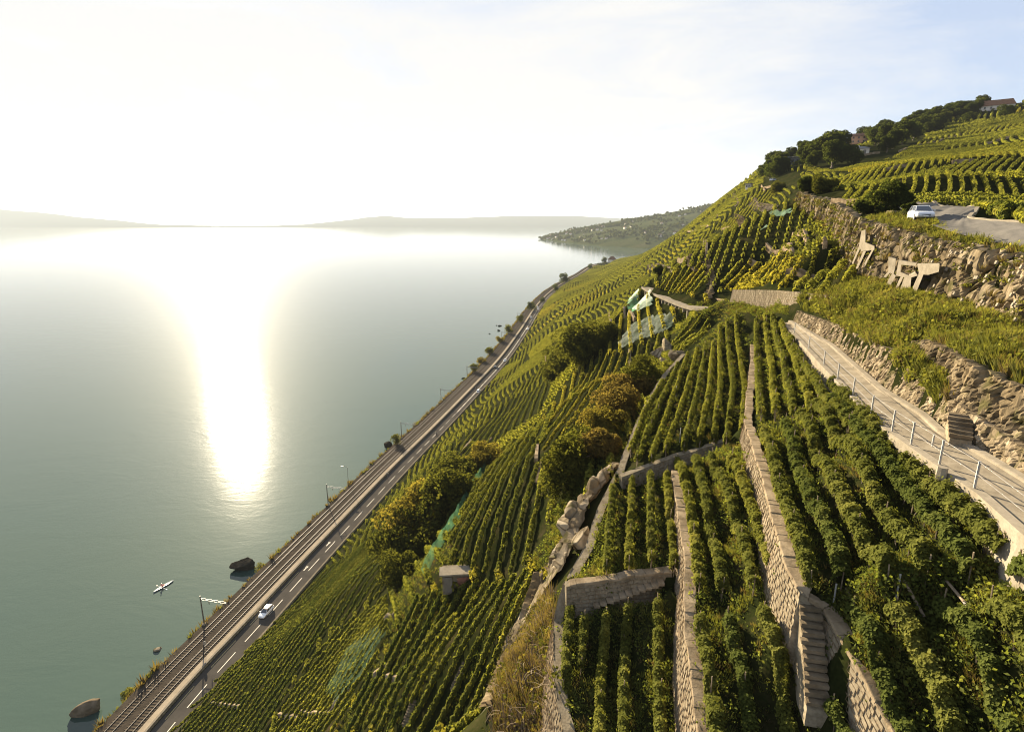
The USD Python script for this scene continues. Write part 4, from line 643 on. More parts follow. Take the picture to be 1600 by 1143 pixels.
instancer('meadow_plants', [(weeds(705), M_GRASSBLADE), (weeds(706, h=.6), M_LEAF), (tuft(707, 40, .6, .5), M_GRASSBLADE), (tuft(708, 40, .5, .5), M_DRYGRASS)], _P - [0, 0, .03], g.uniform(0, 6, _n), g.choice(4, _n, p=[.24, .05, .48, .23]), g.uniform(.6, 1.6, _n), label='tangled grass and weeds on the bank between lane and cliff', category='grass')
_Q = [];
for poly, n, sd in [([(880, 925), (1040, 915), (1075, 1143), (1100, 1300), (890, 1300), (870, 1050)], 900, 711), ([(940, 790), (975, 745), (1050, 730), (1062, 880), (895, 905)], 500, 712), ([(1060, 720), (1160, 690), (1245, 925), (1290, 1143), (1330, 1300), (1110, 1300), (1075, 930)], 1400, 713), ([(1010, 640), (1090, 540), (1135, 490), (1172, 500), (1165, 660), (980, 720)], 1500, 714), ([(1180, 500), (1210, 495), (1300, 600), (1420, 700), (1570, 840), (1540, 880), (1270, 920), (1190, 740)], 1800, 715), ([(1290, 945), (1540, 905), (1650, 1000), (1650, 1250), (1440, 1300)], 1200, 716), ([(1280, 905), (1560, 880), (1600, 950), (1400, 990), (1290, 980)], 1500, 721), ([(690, 1143), (770, 1010), (862, 880), (960, 735), (990, 700), (1060, 555), (1040, 545), (960, 600), (900, 740), (820, 900), (680, 1143)], 5200, 722)]: _Q.append(scatter(poly, n, sd)[0])
_Q.append(scatter([(1138, 472), (1180, 468), (1225, 468), (1234, 494), (1205, 492), (1180, 494), (1140, 490)], 700, 725)[0])
_Q.append(scatter([(1070, 478), (1110, 468), (1140, 468), (1146, 488), (1110, 492), (1060, 525), (1045, 520)], 900, 724)[0])
_Q.append(scatter([(640, 870), (700, 850), (760, 900), (700, 1000), (660, 1143), (520, 1143), (600, 1000)], 1500, 723)[0])
_Q = np.vstack(_Q); _n = len(_Q); g = rng(717)
instancer('terrace_grass', [(tuft(718, 30, .22, .4, .022), M_GRASSBLADE), (weeds(719, 30, .4, .16, .10), M_LEAF_D), (tuft(720, 24, .2, .4, .022), M_DRYGRASS)], _Q - [0, 0, .02], g.uniform(0, 6, _n), g.choice(3, _n, p=[.5, .32, .18]), g.uniform(.6, 1.5, _n), label='short grass and weeds between the vine rows of the near terraces', category='grass')
# ------------------------------------------------------------------ rock, steps, low walls, nets
def boulder(px, py, rpx, label, m, seed, shape=(1.0, .8, .7), name='boulder', cat='rock', level=None, sink=.3, rz=None, lobes_=1, group=None):
    g = rng(seed); p = at_level(px, py, level) if level is not None else at(np.array([px]), np.array([py]))[0]; D = (p - EYE)[1] * CP - (p - EYE)[2] * SP; R = rpx * D / FPX
    b = trimesh.creation.icosphere(4); v, f = np.asarray(b.vertices), np.asarray(b.faces); q = g.normal(size=(12, 3)); q /= np.linalg.norm(q, axis=1, keepdims=True); o = g.uniform(.5, .92, 12)
    c = v @ q.T; r = np.where(c > .05, o / np.maximum(c, .05), 9).min(1); r = np.minimum(r, 1.25) * .96 + .03; r = r * (1 + .2 * (meshkit.fbm(v * 1.7 + seed, 4, seed) - .5)) + (meshkit.fbm(v * 6, 4, seed + 1) - .5) * .07; v = v * r[:, None]
    v = v * np.array(shape) * R; t = g.uniform(0, 6.28) if rz is None else rz; c, s = math.cos(t), math.sin(t); v = np.c_[v[:, 0] * c - v[:, 1] * s, v[:, 0] * s + v[:, 1] * c, v[:, 2]]
    return tag(obj(name, (v + p + [0, 0, R * shape[2] * (1 - 2 * sink)], f), m, None, smooth=50), label, cat, group)
M_PALE = rubble_mat('pale_rock', 1.3, [(.2, (.12, .092, .056)), (.5, (.22, .178, .118)), (.8, (.36, .305, .22))], (.09, .07, .045), streak=.55)
M_DARKROCK = stone_mat('wet_dark_rock', [(0.25, (.030, .026, .020)), (0.7, (.075, .066, .05)), (.9, (.16, .14, .11))], scale=.8)
M_BROWNROCK = stone_mat('brown_rock', [(0.25, (.11, .085, .055)), (0.7, (.24, .19, .13)), (.9, (.34, .28, .20))], scale=.6)
boulder(383, 884, 18, 'large black wet boulder standing in the lake near the willow', M_DARKROCK, 801, (1.0, .72, .62), level=.3, rz=.5, sink=.35)
boulder(140, 1110, 21, 'brown boulder in the shallow water at the bottom left', M_BROWNROCK, 802, (1.0, .62, .45), level=.2, rz=.5, sink=.3)
boulder(248, 1013, 6, 'small pale rock just breaking the water off the railway', M_PALE, 803, (1.0, .7, .5), level=.0, sink=.4)
boulder(605, 698, 7, 'dark round boulder by the shore below the third mast', M_DARKROCK, 804, (1, .9, .85), level=.6)
for k, (x, y, r, w) in enumerate([(781, 509, 2.2, 'dark stone out in the lake farthest from the shore bend'), (779, 516, 2.0, 'dark stone in the lake nearest the shore bend'), (776, 508, 1.1, 'tiny stone left of the dark pair in the lake'), (765, 521, 1.1, 'tiny lone stone farthest out in the lake'), (724, 591, 2.4, 'dark stone at the foot of the fifth mast'), (862, 461, 2.0, 'dark stone off the far shore trees')]): boulder(x, y, r, w, M_DARKROCK, 805 + k, (1.3, .9, .7), level=0, sink=.3, name='lake_stone')
for k in range(46):
    g = rng(820 + k); i = int(g.integers(14, 120)); p = np.r_[ROAD[i] + ROAD_N[i] * (-14.6 - g.uniform(0, 1.6)), .1]; x, y, D = pixel(p[None]); boulder(float(x[0]), float(y[0]), float(FPX / D[0] * g.uniform(.3, .8)), 'rough stone of the shore edge below the railway', M_PALE if k % 3 else M_BROWNROCK, 900 + k, (1.2, .9, .7), level=.1, name='shore_stone', group='stones along the shore edge')
for k, (x, y, r, s, w, m) in enumerate([(944, 752, 15, (1.3, .7, .9), 'topmost pale slab of the rock spur beside the terraces', M_PALE), (926, 772, 19, (1.3, .8, 1.0), 'pale leaning slab second from the top of the rock spur', M_PALE), (912, 793, 17, (1.1, .9, .8), 'brown mossy knob in the middle of the rock spur', M_BROWNROCK), (902, 808, 20, (1.2, .8, 1.0), 'rounded pale rock under the mossy knob', M_PALE), (890, 838, 22, (1.3, .8, 1.1), 'broad bright slab in the lower part of the rock spur', M_PALE), (912, 850, 19, (1.0, .8, 1.2), 'upright pale block beside the lower terrace corner', M_PALE), (868, 872, 18, (1.6, .6, .8), 'long narrow slab at the lower end of the spur', M_PALE), (850, 905, 17, (1.4, .6, .9), 'grey slab above the dry brush gully', M_BROWNROCK), (880, 862, 13, (1, .9, .8), 'small block wedged between the bright slab and the upright one', M_PALE),
    (1030, 556, 14, (1.3, .9, .9), 'left block of the white outcrop above the autumn thicket', M_PALE), (1044, 552, 16, (1.2, .9, 1.0), 'middle block of the white outcrop above the autumn thicket', M_PALE), (1058, 558, 12, (1.3, .9, .8), 'right block of the white outcrop above the autumn thicket', M_PALE), (1036, 568, 10, (1.4, .9, .7), 'low block under the white outcrop', M_PALE), (1266, 564, 9, (1.2, .8, .9), 'pale block under the outer edge of the lane', M_PALE), (770, 712, 8, (1.2, .9, .8), 'pale boulder at the top end of the yellow thicket', M_PALE), (606, 966, 8, (1.3, .9, .9), 'pale boulder at the foot of the yellow thicket', M_PALE), (620, 960, 9, (1.2, .9, .9), 'grey boulder right of the pale one below the thicket', M_BROWNROCK), (1598, 845, 12, (1.2, .9, .8), 'pale block at the end of the lane wall', M_PALE), (1545, 505, 14, (1.8, .8, .6), 'flat pale slab at the cliff foot on the right', M_PALE), (1590, 412, 14, (2.0, .9, .5), 'long pale concrete slab at the cliff edge', M_CONCRETE), (1395, 334, 12, (2.2, .9, .45), 'pale tilted slab at the cliff top beside the silver car', M_PALE)]): boulder(x, y, r, w, m, 850 + k, s, name='rock', rz=1.2 + .3 * math.sin(k * 2.1))
def outcrop(poly, label, seed, m=None, out=.35):
    out = .9 if seed in (870, 871) else out
    """a bare rock patch standing out of the slope where the photograph shows it"""
    a = np.array(poly, float); n = len(a) // 2; top = at(a[:n, 0], a[:n, 1]); bot = at(a[n:, 0][::-1], a[n:, 1][::-1]); T = resample(top, np.zeros(n), .8)[0]; B = resample(bot, np.zeros(n), .8)[0]; T[:, 2] += out * 1.2
    B = along(B, np.linspace(0, length(B), len(T))); B[:, 2] -= .3; dist = np.hypot(*T.mean(0)[:2]); return tag(obj('outcrop', rock_sheet(T, B, seed, .28 + dist * .0012, .9 + dist * .004, step=max(.25, dist * .0026), back=1.0), m or M_ROCK, None), label, 'rock')
for k, (p, w, m) in enumerate([([(968, 738), (945, 762), (920, 800), (898, 850), (872, 890), (842, 905), (858, 868), (878, 830), (898, 785), (925, 752)], 'broken pale rock spur between the bushes and the terraces', M_PALE), ([(896, 868), (876, 902), (852, 938), (826, 978), (806, 1022), (782, 1014), (800, 972), (824, 926), (848, 892), (868, 858)], 'long pale rock band running down beside the dry gully', M_PALE), ([(868, 868), (835, 930), (800, 985), (765, 1100), (772, 1110), (800, 1030), (828, 965), (850, 900)][::-1], 'steep grey rock flank along the dry brush gully', None), ([(1108, 402), (1118, 440), (1114, 468), (1104, 466), (1106, 438), (1098, 405)], 'rocky rib running up beside the yellow plot', None), ([(1084, 398), (1080, 415), (1092, 425), (1086, 430), (1074, 418), (1078, 398)], 'small rock rib left of the larger one', None), ([(1150, 335), (1160, 338), (1166, 350), (1158, 360), (1148, 356), (1144, 345)], 'pale crag among the terraces below the crest', None), ([(1175, 308), (1182, 310), (1190, 325), (1182, 330), (1174, 326), (1170, 318)], 'bare crag beside the green nets', M_PALE), ([(1190, 318), (1215, 322), (1218, 330), (1216, 333), (1200, 332), (1188, 328)], 'pink pale rock step under the upper terraces', M_PALE), ([(1146, 302), (1152, 305), (1156, 318), (1150, 322), (1145, 315), (1143, 308)], 'light crag on the skyline slope', M_PALE), ([(1012, 414), (1030, 412), (1052, 420), (1050, 428), (1030, 422), (1012, 420)], 'curved pale rock patch above the viaduct lane', M_PALE), ([(978, 408), (990, 409), (1002, 411), (1000, 415), (988, 414), (978, 413)], 'pale rock patch near the far shore house', M_PALE)]): outcrop(p, w, 870 + k, m)
def low_wall(pl, label, seed, high=.7, thick=.5, m=None, name='low_wall'):
    a = np.array(pl, float); P = at(a[:, 0], a[:, 1], high); q = line_on(P, 1.0); n = normals2(q); q[:, 2] += high + (meshkit.fbm(q * [.7, .7, 0], 2, seed) - .5) * .2
    return tag(obj(name, profile_sweep(q, n, [(-thick * .6, -high - .6), (-thick * .5, -.05), (-thick * .4, 0), (thick * .4, 0), (thick * .5, -.05), (thick * .6, -high - .6)]), m or M_CAP), label, 'wall')
LOW = [([(330, 1094), (375, 1100)], 'short low wall across the dark plot at the bottom left'), ([(436, 1112), (466, 1117)], 'little pale wall at the bottom of the netted plot'), ([(472, 1106), (516, 1108), (530, 1084)], 'angled low wall with a bright corner at the bottom'), ([(584, 1048), (612, 1030)], 'short bright wall in the untidy plot'), ([(605, 1050), (622, 1055)], 'small stub of wall below the bright one'), ([(690, 745), (712, 722)], 'low wall in the long plot by the road, upper piece'), ([(650, 800), (665, 780)], 'low wall in the long plot by the road, middle piece'), ([(618, 838), (632, 815)], 'low wall in the long plot by the road, lower piece'), ([(755, 602), (790, 588)], 'pale track edge above the road bend'), ([(718, 710), (736, 685)], 'thin pale wall above the road, lower piece'), ([(756, 696), (768, 682)], 'thin pale wall above the road, upper piece'), ([(852, 555), (858, 572)], 'upright pale wall end among the far rows'), ([(884, 530), (886, 545)], 'short upright wall right of the other one'), ([(952, 485), (955, 505)], 'light wall beside the green covered plot'), ([(975, 478), (992, 495)], 'bright retaining wall under the green covered plot'), ([(984, 543), (990, 580)], 'narrow wall dividing the small plot from the bright one'), ([(840, 688), (838, 715)], 'wall beside the little flight of steps'), ([(1240, 362), (1262, 370), (1290, 378)], 'broken wall in the middle of the yellow slope'), ([(1198, 378), (1222, 388), (1240, 396)], 'wall crossing the yellow slope, lower piece'), ([(1230, 420), (1275, 430)], 'low wall in the dark plot under the cliff'), ([(1172, 402), (1182, 408)], 'pale stub of wall in the yellow plot'), ([(1060, 402), (1078, 400)], 'bright wall above the curved vineyard'), ([(1058, 366), (1090, 358)], 'wall on the slope towards the crest, left piece'), ([(1095, 352), (1110, 350)], 'wall on the slope towards the crest, right piece'), ([(1128, 356), (1142, 352)], 'small bright wall below the pale crag'), ([(1105, 340), (1125, 334)], 'low wall high on the skyline slope'), ([(1008, 392), (1030, 388)], 'low wall on the lower skyline slope'), ([(1100, 372), (1104, 392)], 'upright wall below the skyline terraces'), ([(1405, 234), (1450, 222), (1500, 208)], 'long low wall across the upper vineyard'), ([(1330, 250), (1350, 240), (1375, 236)], 'rubble wall beside the wood on the upper slope'), ([(1540, 222), (1570, 214), (1600, 208)], 'wall on the upper slope at the right edge'), ([(1560, 196), (1600, 186)], 'upper wall below the farmhouse at the right edge'), ([(1300, 316), (1340, 312)], 'low wall along the cliff top path'), ([(1195, 291), (1215, 286), (1222, 284)], 'curved parapet of the small car park'), ([(1190, 288), (1196, 296)], 'end wall of the small car park'), ([(1380, 262), (1420, 255)], 'short pale wall in the plateau vineyard'), ([(1488, 250), (1520, 247)], 'light wall in the plateau vineyard further right')]
for k, (p, w) in enumerate(LOW): low_wall(p, w, 930 + k, high=.55 if p[0][1] > 600 else .9, m=M_STONE if p[0][0] > 1100 else None)
def steps(pa, pb, n, width, label, rise=None, z=None, m=None, lift=.1, side=0.0):
    """a flight of stone steps from the lower pixel pa to the upper pixel pb"""
    A, B = (at(np.array([pa[0]]), np.array([pa[1]]), lift)[0], at(np.array([pb[0]]), np.array([pb[1]]), lift)[0]) if z is None else (at_level(pa[0], pa[1], z[0]), at_level(pb[0], pb[1], z[1]))
    d = (B - A)[:2]; L = np.linalg.norm(d); d /= L; rz = math.atan2(d[1], d[0]); t = thing('stone_steps', label, 'steps', A, rz); r = (B[2] - A[2]) / n; run = L / n; g = rng(int(abs(pa[0]) * 7 + pa[1]))
    for k in range(n):
        o = g.normal(0, .012, 3); c = trimesh.creation.box((run * 1.25, width + g.normal(0, .03), .16)); c.apply_translation([run * (k + .55) + o[0], o[1] + side, r * (k + 1) - .08 + o[2]]); v = np.asarray(c.vertices) + g.normal(0, .012, c.vertices.shape); obj('step', hull(v), m or M_STEP, t)
    u = np.array([[0, 0, -.9], [L, 0, -.9], [L, 0, B[2] - A[2] - .12], [0, 0, -.12]]); obj('flank', hull(np.vstack([u + [0, -width * .46 + side, 0], u + [0, width * .46 + side, 0]])), M_CORE, t); return t
steps((1278, 1106), (1266, 945), 12, .85, 'steep flight of stone steps between the two walls at the bottom right', z=(76.6, 79.5))
steps((1502, 683), (1499, 644), 6, .9, 'short flight of dark stone steps up from the lane', z=(85.3, 86.05))
steps((842, 752), (850, 716), 12, .9, 'narrow flight of pale steps beside the steep netted plot')
steps((708, 1078), (728, 1035), 10, .8, 'overgrown stone steps in the plot below the hut, upper flight')
steps((634, 1132), (648, 1092), 9, .8, 'overgrown stone steps at the bottom edge, lower flight')
P_, H_, _ = WALL_AT['a_cross']; t_ = thing('step_stones', 'row of projecting stone steps on the shaded cross wall', 'steps')
for k, s in enumerate(np.linspace(.12, .72, 11)):
    p = along(P_, np.array([s * length(P_)]))[0]; obj('step', hull(np.array([[dx, dy, dz] for dx in (-.19, .19) for dy in (-.45, .1) for dz in (-.08, .08)]) * (1 + rng(k).normal(0, .06, (8, 3))) + p + [0, -.15, -.22 - s * 1.5]), M_CAP, t_)
# rock bolts and concrete buttresses of the cliff
_g = rng(951)
for k in range(84):
    s = _g.uniform(.04, .62) if k > 24 else _g.uniform(.05, .3); a = along(CQ, np.array([s * length(CQ)]))[0]; b = along(CB, np.array([s * length(CB)]))[0]; w = _g.uniform(.08, .8); p = a * (1 - w) + b * w; n = np.r_[-CN[min(int(s * len(CN)), len(CN) - 1)], .3]; n /= np.linalg.norm(n); c = box((.24, .24, .12)); v = np.asarray(c.vertices); x_ = np.cross([0, 0, 1], n); x_ /= np.linalg.norm(x_); y_ = np.cross(n, x_)
    obj('anchor_plate', hull(v[:, :1] * x_ + v[:, 1:2] * y_ + v[:, 2:] * n + p + n * _g.uniform(.25, .5)), M_CONCRETE, CLIFF)
_u = _g.uniform(0, 1, 420); _wv = _g.uniform(0.02, .95, 420); _cp = along(CQ, _u * length(CQ)) * (1 - _wv[:, None]) + along(CB, _u * length(CB)) * _wv[:, None]; _cn = np.stack([np.interp(_u, np.linspace(0, 1, len(CN)), CN[:, q]) for q in range(2)], 1); _cp[:, :2] -= _cn * _g.uniform(.0, .3, 420)[:, None]
instancer('cliff_plants', [(weeds(952, 40, .4, .35, .15), M_GRASSBLADE), (tuft(953, 40, .5, .4, .03), M_DRYGRASS), (weeds(954, 50, .5, .45, .16), M_BUSH)], _cp, _g.uniform(0, 6, 420), _g.choice(3, 420, p=[.35, .4, .25]), _g.uniform(.5, 1.3, 420), label='grass and small weeds growing out of the cracks of the cliff', category='weeds')
def slab(pl, D, deep, m, parent, name):
    """a concrete piece with the outline seen in the photograph, standing against the cliff"""
    a = np.array(pl, float); Dd = np.interp(a[:, 0], D[0], D[1]) - np.interp(a[:, 1], [360, 470], [0, .6]); F = at_depth(a[:, 0], a[:, 1], Dd); n = np.array([.55, .8, 0]) * deep; v = np.vstack([F, F + n]); k = len(a)
    from shapely import constrained_delaunay_triangles
    caps = trimesh.creation.triangulate_polygon(Polygon(a), engine='earcut'); fv = cKDTree(a).query(np.asarray(caps[0])[:, :2])[1]; f = fv[np.asarray(caps[1])]
    i = np.arange(k); j = (i + 1) % k; obj(name, (v, np.vstack([f, f[:, ::-1] + k, tris(np.stack([i, j, j + k, i + k], 1))])), m, parent)
t_ = thing('concrete_buttress', 'pale concrete buttress on two slanting legs at the far part of the cliff', 'buttress'); _D = ([1330, 1370], [68.6, 61.4])
slab([(1346, 360), (1352, 358), (1352, 378), (1366, 384), (1366, 390), (1346, 392), (1342, 384)], _D, 1.2, M_CONCRETE, t_, 'head')
for a in ([(1341, 386), (1344, 387), (1333, 412), (1331, 411)], [(1349, 392), (1353, 392), (1340, 420), (1337, 419)], [(1362, 390), (1366, 388), (1347, 424), (1343, 424)]): slab(a, _D, 1.0, M_CONCRETE, t_, 'leg')
t_ = thing('concrete_buttress', 'large pale concrete buttress with four thick legs in the cliff below the car', 'buttress'); _D = ([1380, 1470], [56.6, 47.2])
slab([(1388, 401), (1400, 404), (1398, 420), (1396, 428), (1388, 424)], _D, 1.2, M_CONCRETE, t_, 'head'); slab([(1404, 406), (1432, 411), (1430, 415), (1408, 413), (1407, 424), (1420, 430), (1430, 425), (1434, 430), (1420, 434), (1400, 430)], _D, 1.3, M_CONCRETE, t_, 'head'); slab([(1433, 412), (1468, 412), (1467, 424), (1450, 429), (1436, 427)], _D, 1.3, M_CONCRETE, t_, 'head')
for a in ([(1388, 424), (1391, 425), (1384, 433), (1381, 432)], [(1394, 426), (1400, 430), (1391, 446), (1384, 445)], [(1408, 430), (1412, 431), (1403, 450), (1399, 450)], [(1415, 428), (1424, 432), (1422, 454), (1406, 452)], [(1436, 427), (1443, 428), (1430, 460), (1422, 459)]): slab(a, _D, 1.1, M_CONCRETE, t_, 'leg')
# the far lane on its row of piers
_vo = at_depth(*np.array([(1104, 481), (1085, 482), (1066, 477), (1048, 470), (1030, 462), (1015, 455), (1004, 448)], float).T, np.array([100.0, 104.5, 111.5, 119.5, 128.5, 138.5, 147.0])); _vo, _ = resample(_vo, np.zeros(7), 1.0); _vn = normals2(_vo)
t_ = thing('viaduct', 'curved lane carried on a row of dark piers above the green nets', 'viaduct'); obj('deck', profile_sweep(_vo, _vn, [(-.3, -.35), (-.3, .15), (0, .15), (0, 0), (6.2, 0), (6.2, -.35)]), M_CONCRETE, t_); obj('back_wall', profile_sweep(_vo, _vn, [(6.2, -.4), (6.3, 1.5), (6.8, 1.5), (6.9, -.4)]), M_STONE, t_)
for s in np.arange(1.0, length(_vo) - 3, 2.6): p = along(_vo, np.array([s]))[0]; n = np.array([np.interp(s, np.linspace(0, length(_vo), len(_vn)), _vn[:, i]) for i in range(2)]); q = p + np.r_[n * .4, 0]; obj('pier', box((.7, .5, 3.2), q - [0, 0, 1.95], math.atan2(n[1], n[0])), M_CONCRETE, t_)
NET = lambda nm, a, b: mat(nm, {'g': ('geometry', {}), 'n': ('noise_texture', {'scale': 1.2, 'detail': 4.0}), 'r': ('map_range', {'from_min': .3, 'from_max': .7, 'to_min': a, 'to_max': b}), 't': ('transparent_bsdf', {}), 'd': ('principled_bsdf', {'base_color': (.075, .185, .10), 'roughness': .6}), 'x': ('translucent_bsdf', {'color': (.12, .28, .15)}), 'mm': ('mix_closure', {'fac': .45}), 'm': ('mix_closure', {})},
    [('g.position', 'n.vector'), ('n.fac', 'r.value'), ('r.result', 'm.fac'), ('d.BSDF', 'mm.closure1'), ('x.BSDF', 'mm.closure2'), ('mm.closure', 'm.closure2'), ('t.BSDF', 'm.closure1')], surface='m.closure')
M_NET, M_NET_THIN = NET('green_net', .25, .6), NET('thin_green_net', .04, .22)
def net(poly, label, up=1.45, seed=0, step=.6, m=None):
    a = np.array(poly, float); W = at(a[:, 0], a[:, 1], up)[:, :2]; pg = Polygon(W).buffer(0); x0, y0, x1, y1 = pg.bounds; gx, gy = np.arange(x0, x1 + step, step), np.arange(y0, y1 + step, step); X, Y = np.meshgrid(gx, gy); ins = contains_xy(pg, X, Y)
    Z = ground(X, Y) + up + .22 * np.sin((X * .8 + Y * .6) * 3.4) * .6 + (meshkit.noise(np.stack([X, Y, 0 * X], -1) * .6, seed) - .5) * .3; f = grid_faces(len(gy), len(gx)); k = ins.ravel()[f].all(1); f = tris(f[k]); u, inv = np.unique(f, return_inverse=True)
    return tag(obj('vine_net', (np.stack([X.ravel(), Y.ravel(), Z.ravel()], 1)[u], inv.reshape(-1, 3)), m or M_NET, None, smooth=True), label, 'net')
net([(975, 470), (1000, 453), (1022, 462), (1020, 476), (992, 490), (980, 484)], 'bright green net stretched flat over the plot under the viaduct', seed=1, up=1.15)
net([(985, 505), (1020, 490), (1058, 490), (1050, 512), (1000, 530), (970, 545), (960, 540)], 'pale green net over the plot right of the tree clump', seed=2, up=.95, m=M_NET_THIN)
net([(505, 1080), (545, 1005), (590, 972), (606, 985), (560, 1062), (520, 1100)], 'thin green net over the plot at the bottom', seed=3, up=.85, m=M_NET_THIN)
net([(1195, 333), (1230, 326), (1236, 330), (1205, 340)], 'narrow green net strip high on the slope, upper one', seed=4); net([(1180, 360), (1200, 348), (1206, 350), (1188, 362)], 'narrow green net strip on the slope, lower one', seed=5); net([(1206, 338), (1238, 322), (1240, 332), (1216, 342)], 'green net strip below the rock steps', seed=7)
a_ = np.array([(772, 716), (740, 762), (715, 810), (690, 850), (672, 880), (662, 905)], float); b_ = at(a_[:, 0], a_[:, 1]); b_, _ = resample(b_, np.zeros(len(b_)), .6); n_ = normals2(b_); tag(obj('side_net', (np.stack([b_ + np.c_[n_ * o, np.full(len(b_), z) + .15 * np.sin(np.arange(len(b_)) * .9 + o)] for o, z in ((.3, 1.7), (0, 1.1), (-.5, .5), (-.9, .0))]).reshape(-1, 3), tris(grid_faces(4, len(b_)))), M_NET, None, smooth=True), 'teal net hanging down the edge of the steep netted plot', 'net')
# dry brush in the gully
_p, g = scatter([(862, 930), (868, 1010), (880, 1143), (900, 1260), (760, 1260), (775, 1130), (800, 1040), (835, 960)], 900, 961); tw = []
for p in _p[:650]:
    a = g.uniform(0, 6.28); l = g.uniform(.7, 2.0); d = np.array([math.cos(a), math.sin(a)]) * l * g.uniform(.4, .8); z = l * g.uniform(.25, .8); tw.append(tube([p - [0, 0, .1], p + np.r_[d * .4, z], p + np.r_[d * .8, z * 1.1], p + np.r_[d * 1.15, z * g.uniform(.5, 1.0)]], [.022, .016, .011, .005], 3))
tag(obj('dry_brush', join(tw), M_TWIG), 'tangle of dry grey brown brush in the gully below the lowest terrace', 'brush', kind='stuff')
instancer('gully_weeds', [(tuft(962, 50, .9, .6, .03), M_DRYGRASS), (weeds(963, 60, .7, .6, .16), M_BUSH), (weeds(964, 60, .7, .7, .15), M_BUSH_O), (tuft(965, 50, .8, .6, .03), M_TWIG)], _p - [0, 0, .05], g.uniform(0, 6, len(_p)), g.choice(4, len(_p), p=[.36, .18, .10, .36]), g.uniform(.7, 1.5, len(_p)), label='dry weeds and low scrub covering the gully at the bottom centre', category='weeds')
# posts of the broken trellis on the scarp
for k, (a, b) in enumerate([((1352, 910), (1378, 966)), ((1412, 905), (1444, 962)), ((1478, 905), (1522, 958)), ((1322, 918), (1338, 950))]):
    A, B = at(np.array([a[0]]), np.array([a[1]]), .35)[0], at(np.array([b[0]]), np.array([b[1]]), .35)[0]; t_ = thing('leaning_post', f'{ORD[k] if k < 3 else "thin short"} bleached leaning post on the dark scarp' + (', counted from the left' if k < 3 else ''), 'post'); obj('shaft', tube([A, B], .055, 6), M_WOOD, t_); obj('band', tube([A + (B - A) * .68, A + (B - A) * .74], .068, 6), M_DARKSTEEL, t_)
for k, (x, y) in enumerate([(1300, 955), (1398, 945), (1062, 690), (1056, 560 + 60)]):
    p = at(np.array([x]), np.array([y]))[0]; tag(obj('row_post', tube([p - [0, 0, .3], p + [0, 0, 1.35]], .035, 6), M_STEEL), ['thin grey post near the top of the steps', 'thin grey post under the leaning posts', 'grey post at the foot of the netted plot', 'grey post inside the netted plot'][k], 'post')
# ------------------------------------------------------------------ railway, road markings, masts
def road_at(y, off, z=ROAD_Z):
    i = int(np.clip(np.searchsorted(ROAD[:, 1], y), 1, len(ROAD) - 1)); return np.r_[ROAD[i] + ROAD_N[i] * off, z], ROAD_T[i], ROAD_N[i]
SM = ROAD.copy(); _q = np.arange(0, len(SM) - 1, .1)
RS = np.r_[0, np.cumsum(np.linalg.norm(np.diff(ROAD, axis=0), axis=1))]
def road_s(s, off, z=ROAD_Z):
    s = np.asarray(s, float); P = np.stack([np.interp(s, RS, ROAD[:, k]) for k in (0, 1)], -1); N = np.stack([np.interp(s, RS, ROAD_N[:, k]) for k in (0, 1)], -1); N /= np.linalg.norm(N, axis=-1, keepdims=True); return np.concatenate([P + N * np.broadcast_to(np.asarray(off, float), s.shape)[..., None], np.full(P.shape[:-1] + (1,), z)], -1), N
def road_s_of(x, y, off=0.0, z=ROAD_Z):
    p = at_level(x, y, z); return float(np.interp(_rt.query(p[:2])[1], np.arange(len(RS)), RS))
S0 = float(RS[np.searchsorted(ROAD[:, 1], 60)]); S1 = float(RS[np.searchsorted(ROAD[:, 1], 900)])
for off, lab in ((-6.5, 'railway track nearer the road, rusty rails on dark sleepers'), (-10.2, 'railway track nearer the water, worn rails on dark sleepers')):
    t = thing('railway_track', lab, 'railway track'); s = np.arange(S0 - 40, S1, 3.0)
    for o in (-.72, .72): P, N = road_s(s, np.full(len(s), off + o), ROAD_Z + .12); obj('rail', profile_sweep(P, N, [(-.05, -.1), (-.05, .06), (.05, .06), (.05, -.1)]), M_RAIL, t)
    ss = np.arange(S0 - 40, S0 + 300, .66); V = []
    for k, a in enumerate(ss):
        P, N = road_s(np.array([a - .12, a + .12]), np.full(2, off), 0.0); n = N[0]; b = np.array([P[i, :2].tolist() + [0] for i in (0, 1)]); v = np.array([b[i] + np.r_[n * o, z] for z in (ROAD_Z - .05, ROAD_Z + .07) for i in (0, 1) for o in (-1.25, 1.25)])
        if k < 290: obj('sleeper', hull(v), M_SLEEPER, t)
        else: V.append(hull(v))
    tag(obj('sleepers', join(V), M_SLEEPER, t), kind='stuff')
k_ = (ROAD[:, 1] > -20) & (ROAD[:, 1] < 1100)
t_ = thing('parapet', 'low continuous stone parapet between the road and the pale footpath', 'wall'); obj('wall_body', profile_sweep(np.c_[ROAD[k_], np.full(k_.sum(), ROAD_Z)], ROAD_N[k_], [(-3.35, -.3), (-3.3, .62), (-2.98, .62), (-2.93, -.3)]), M_CORE, t_); obj('coping', profile_sweep(np.c_[ROAD[k_], np.full(k_.sum(), ROAD_Z)], ROAD_N[k_], [(-3.38, .62), (-3.36, .72), (-2.92, .72), (-2.9, .62)]), M_CONCRETE, t_)
t_ = thing('roadside_wall', 'low stone wall along the foot of the vineyards beside the road', 'wall')
P_ = np.c_[ROAD[k_] + ROAD_N[k_] * 3.35, np.full(k_.sum(), ROAD_Z)]; obj('wall_body', profile_sweep(P_, ROAD_N[k_], [(-.3, -.4), (-.22, .75), (.22, .75), (.3, -.4)]), M_CORE, t_)
t_ = tag(UsdGeom.Xform.Define(stage, path_of('road_markings')), kind='structure')
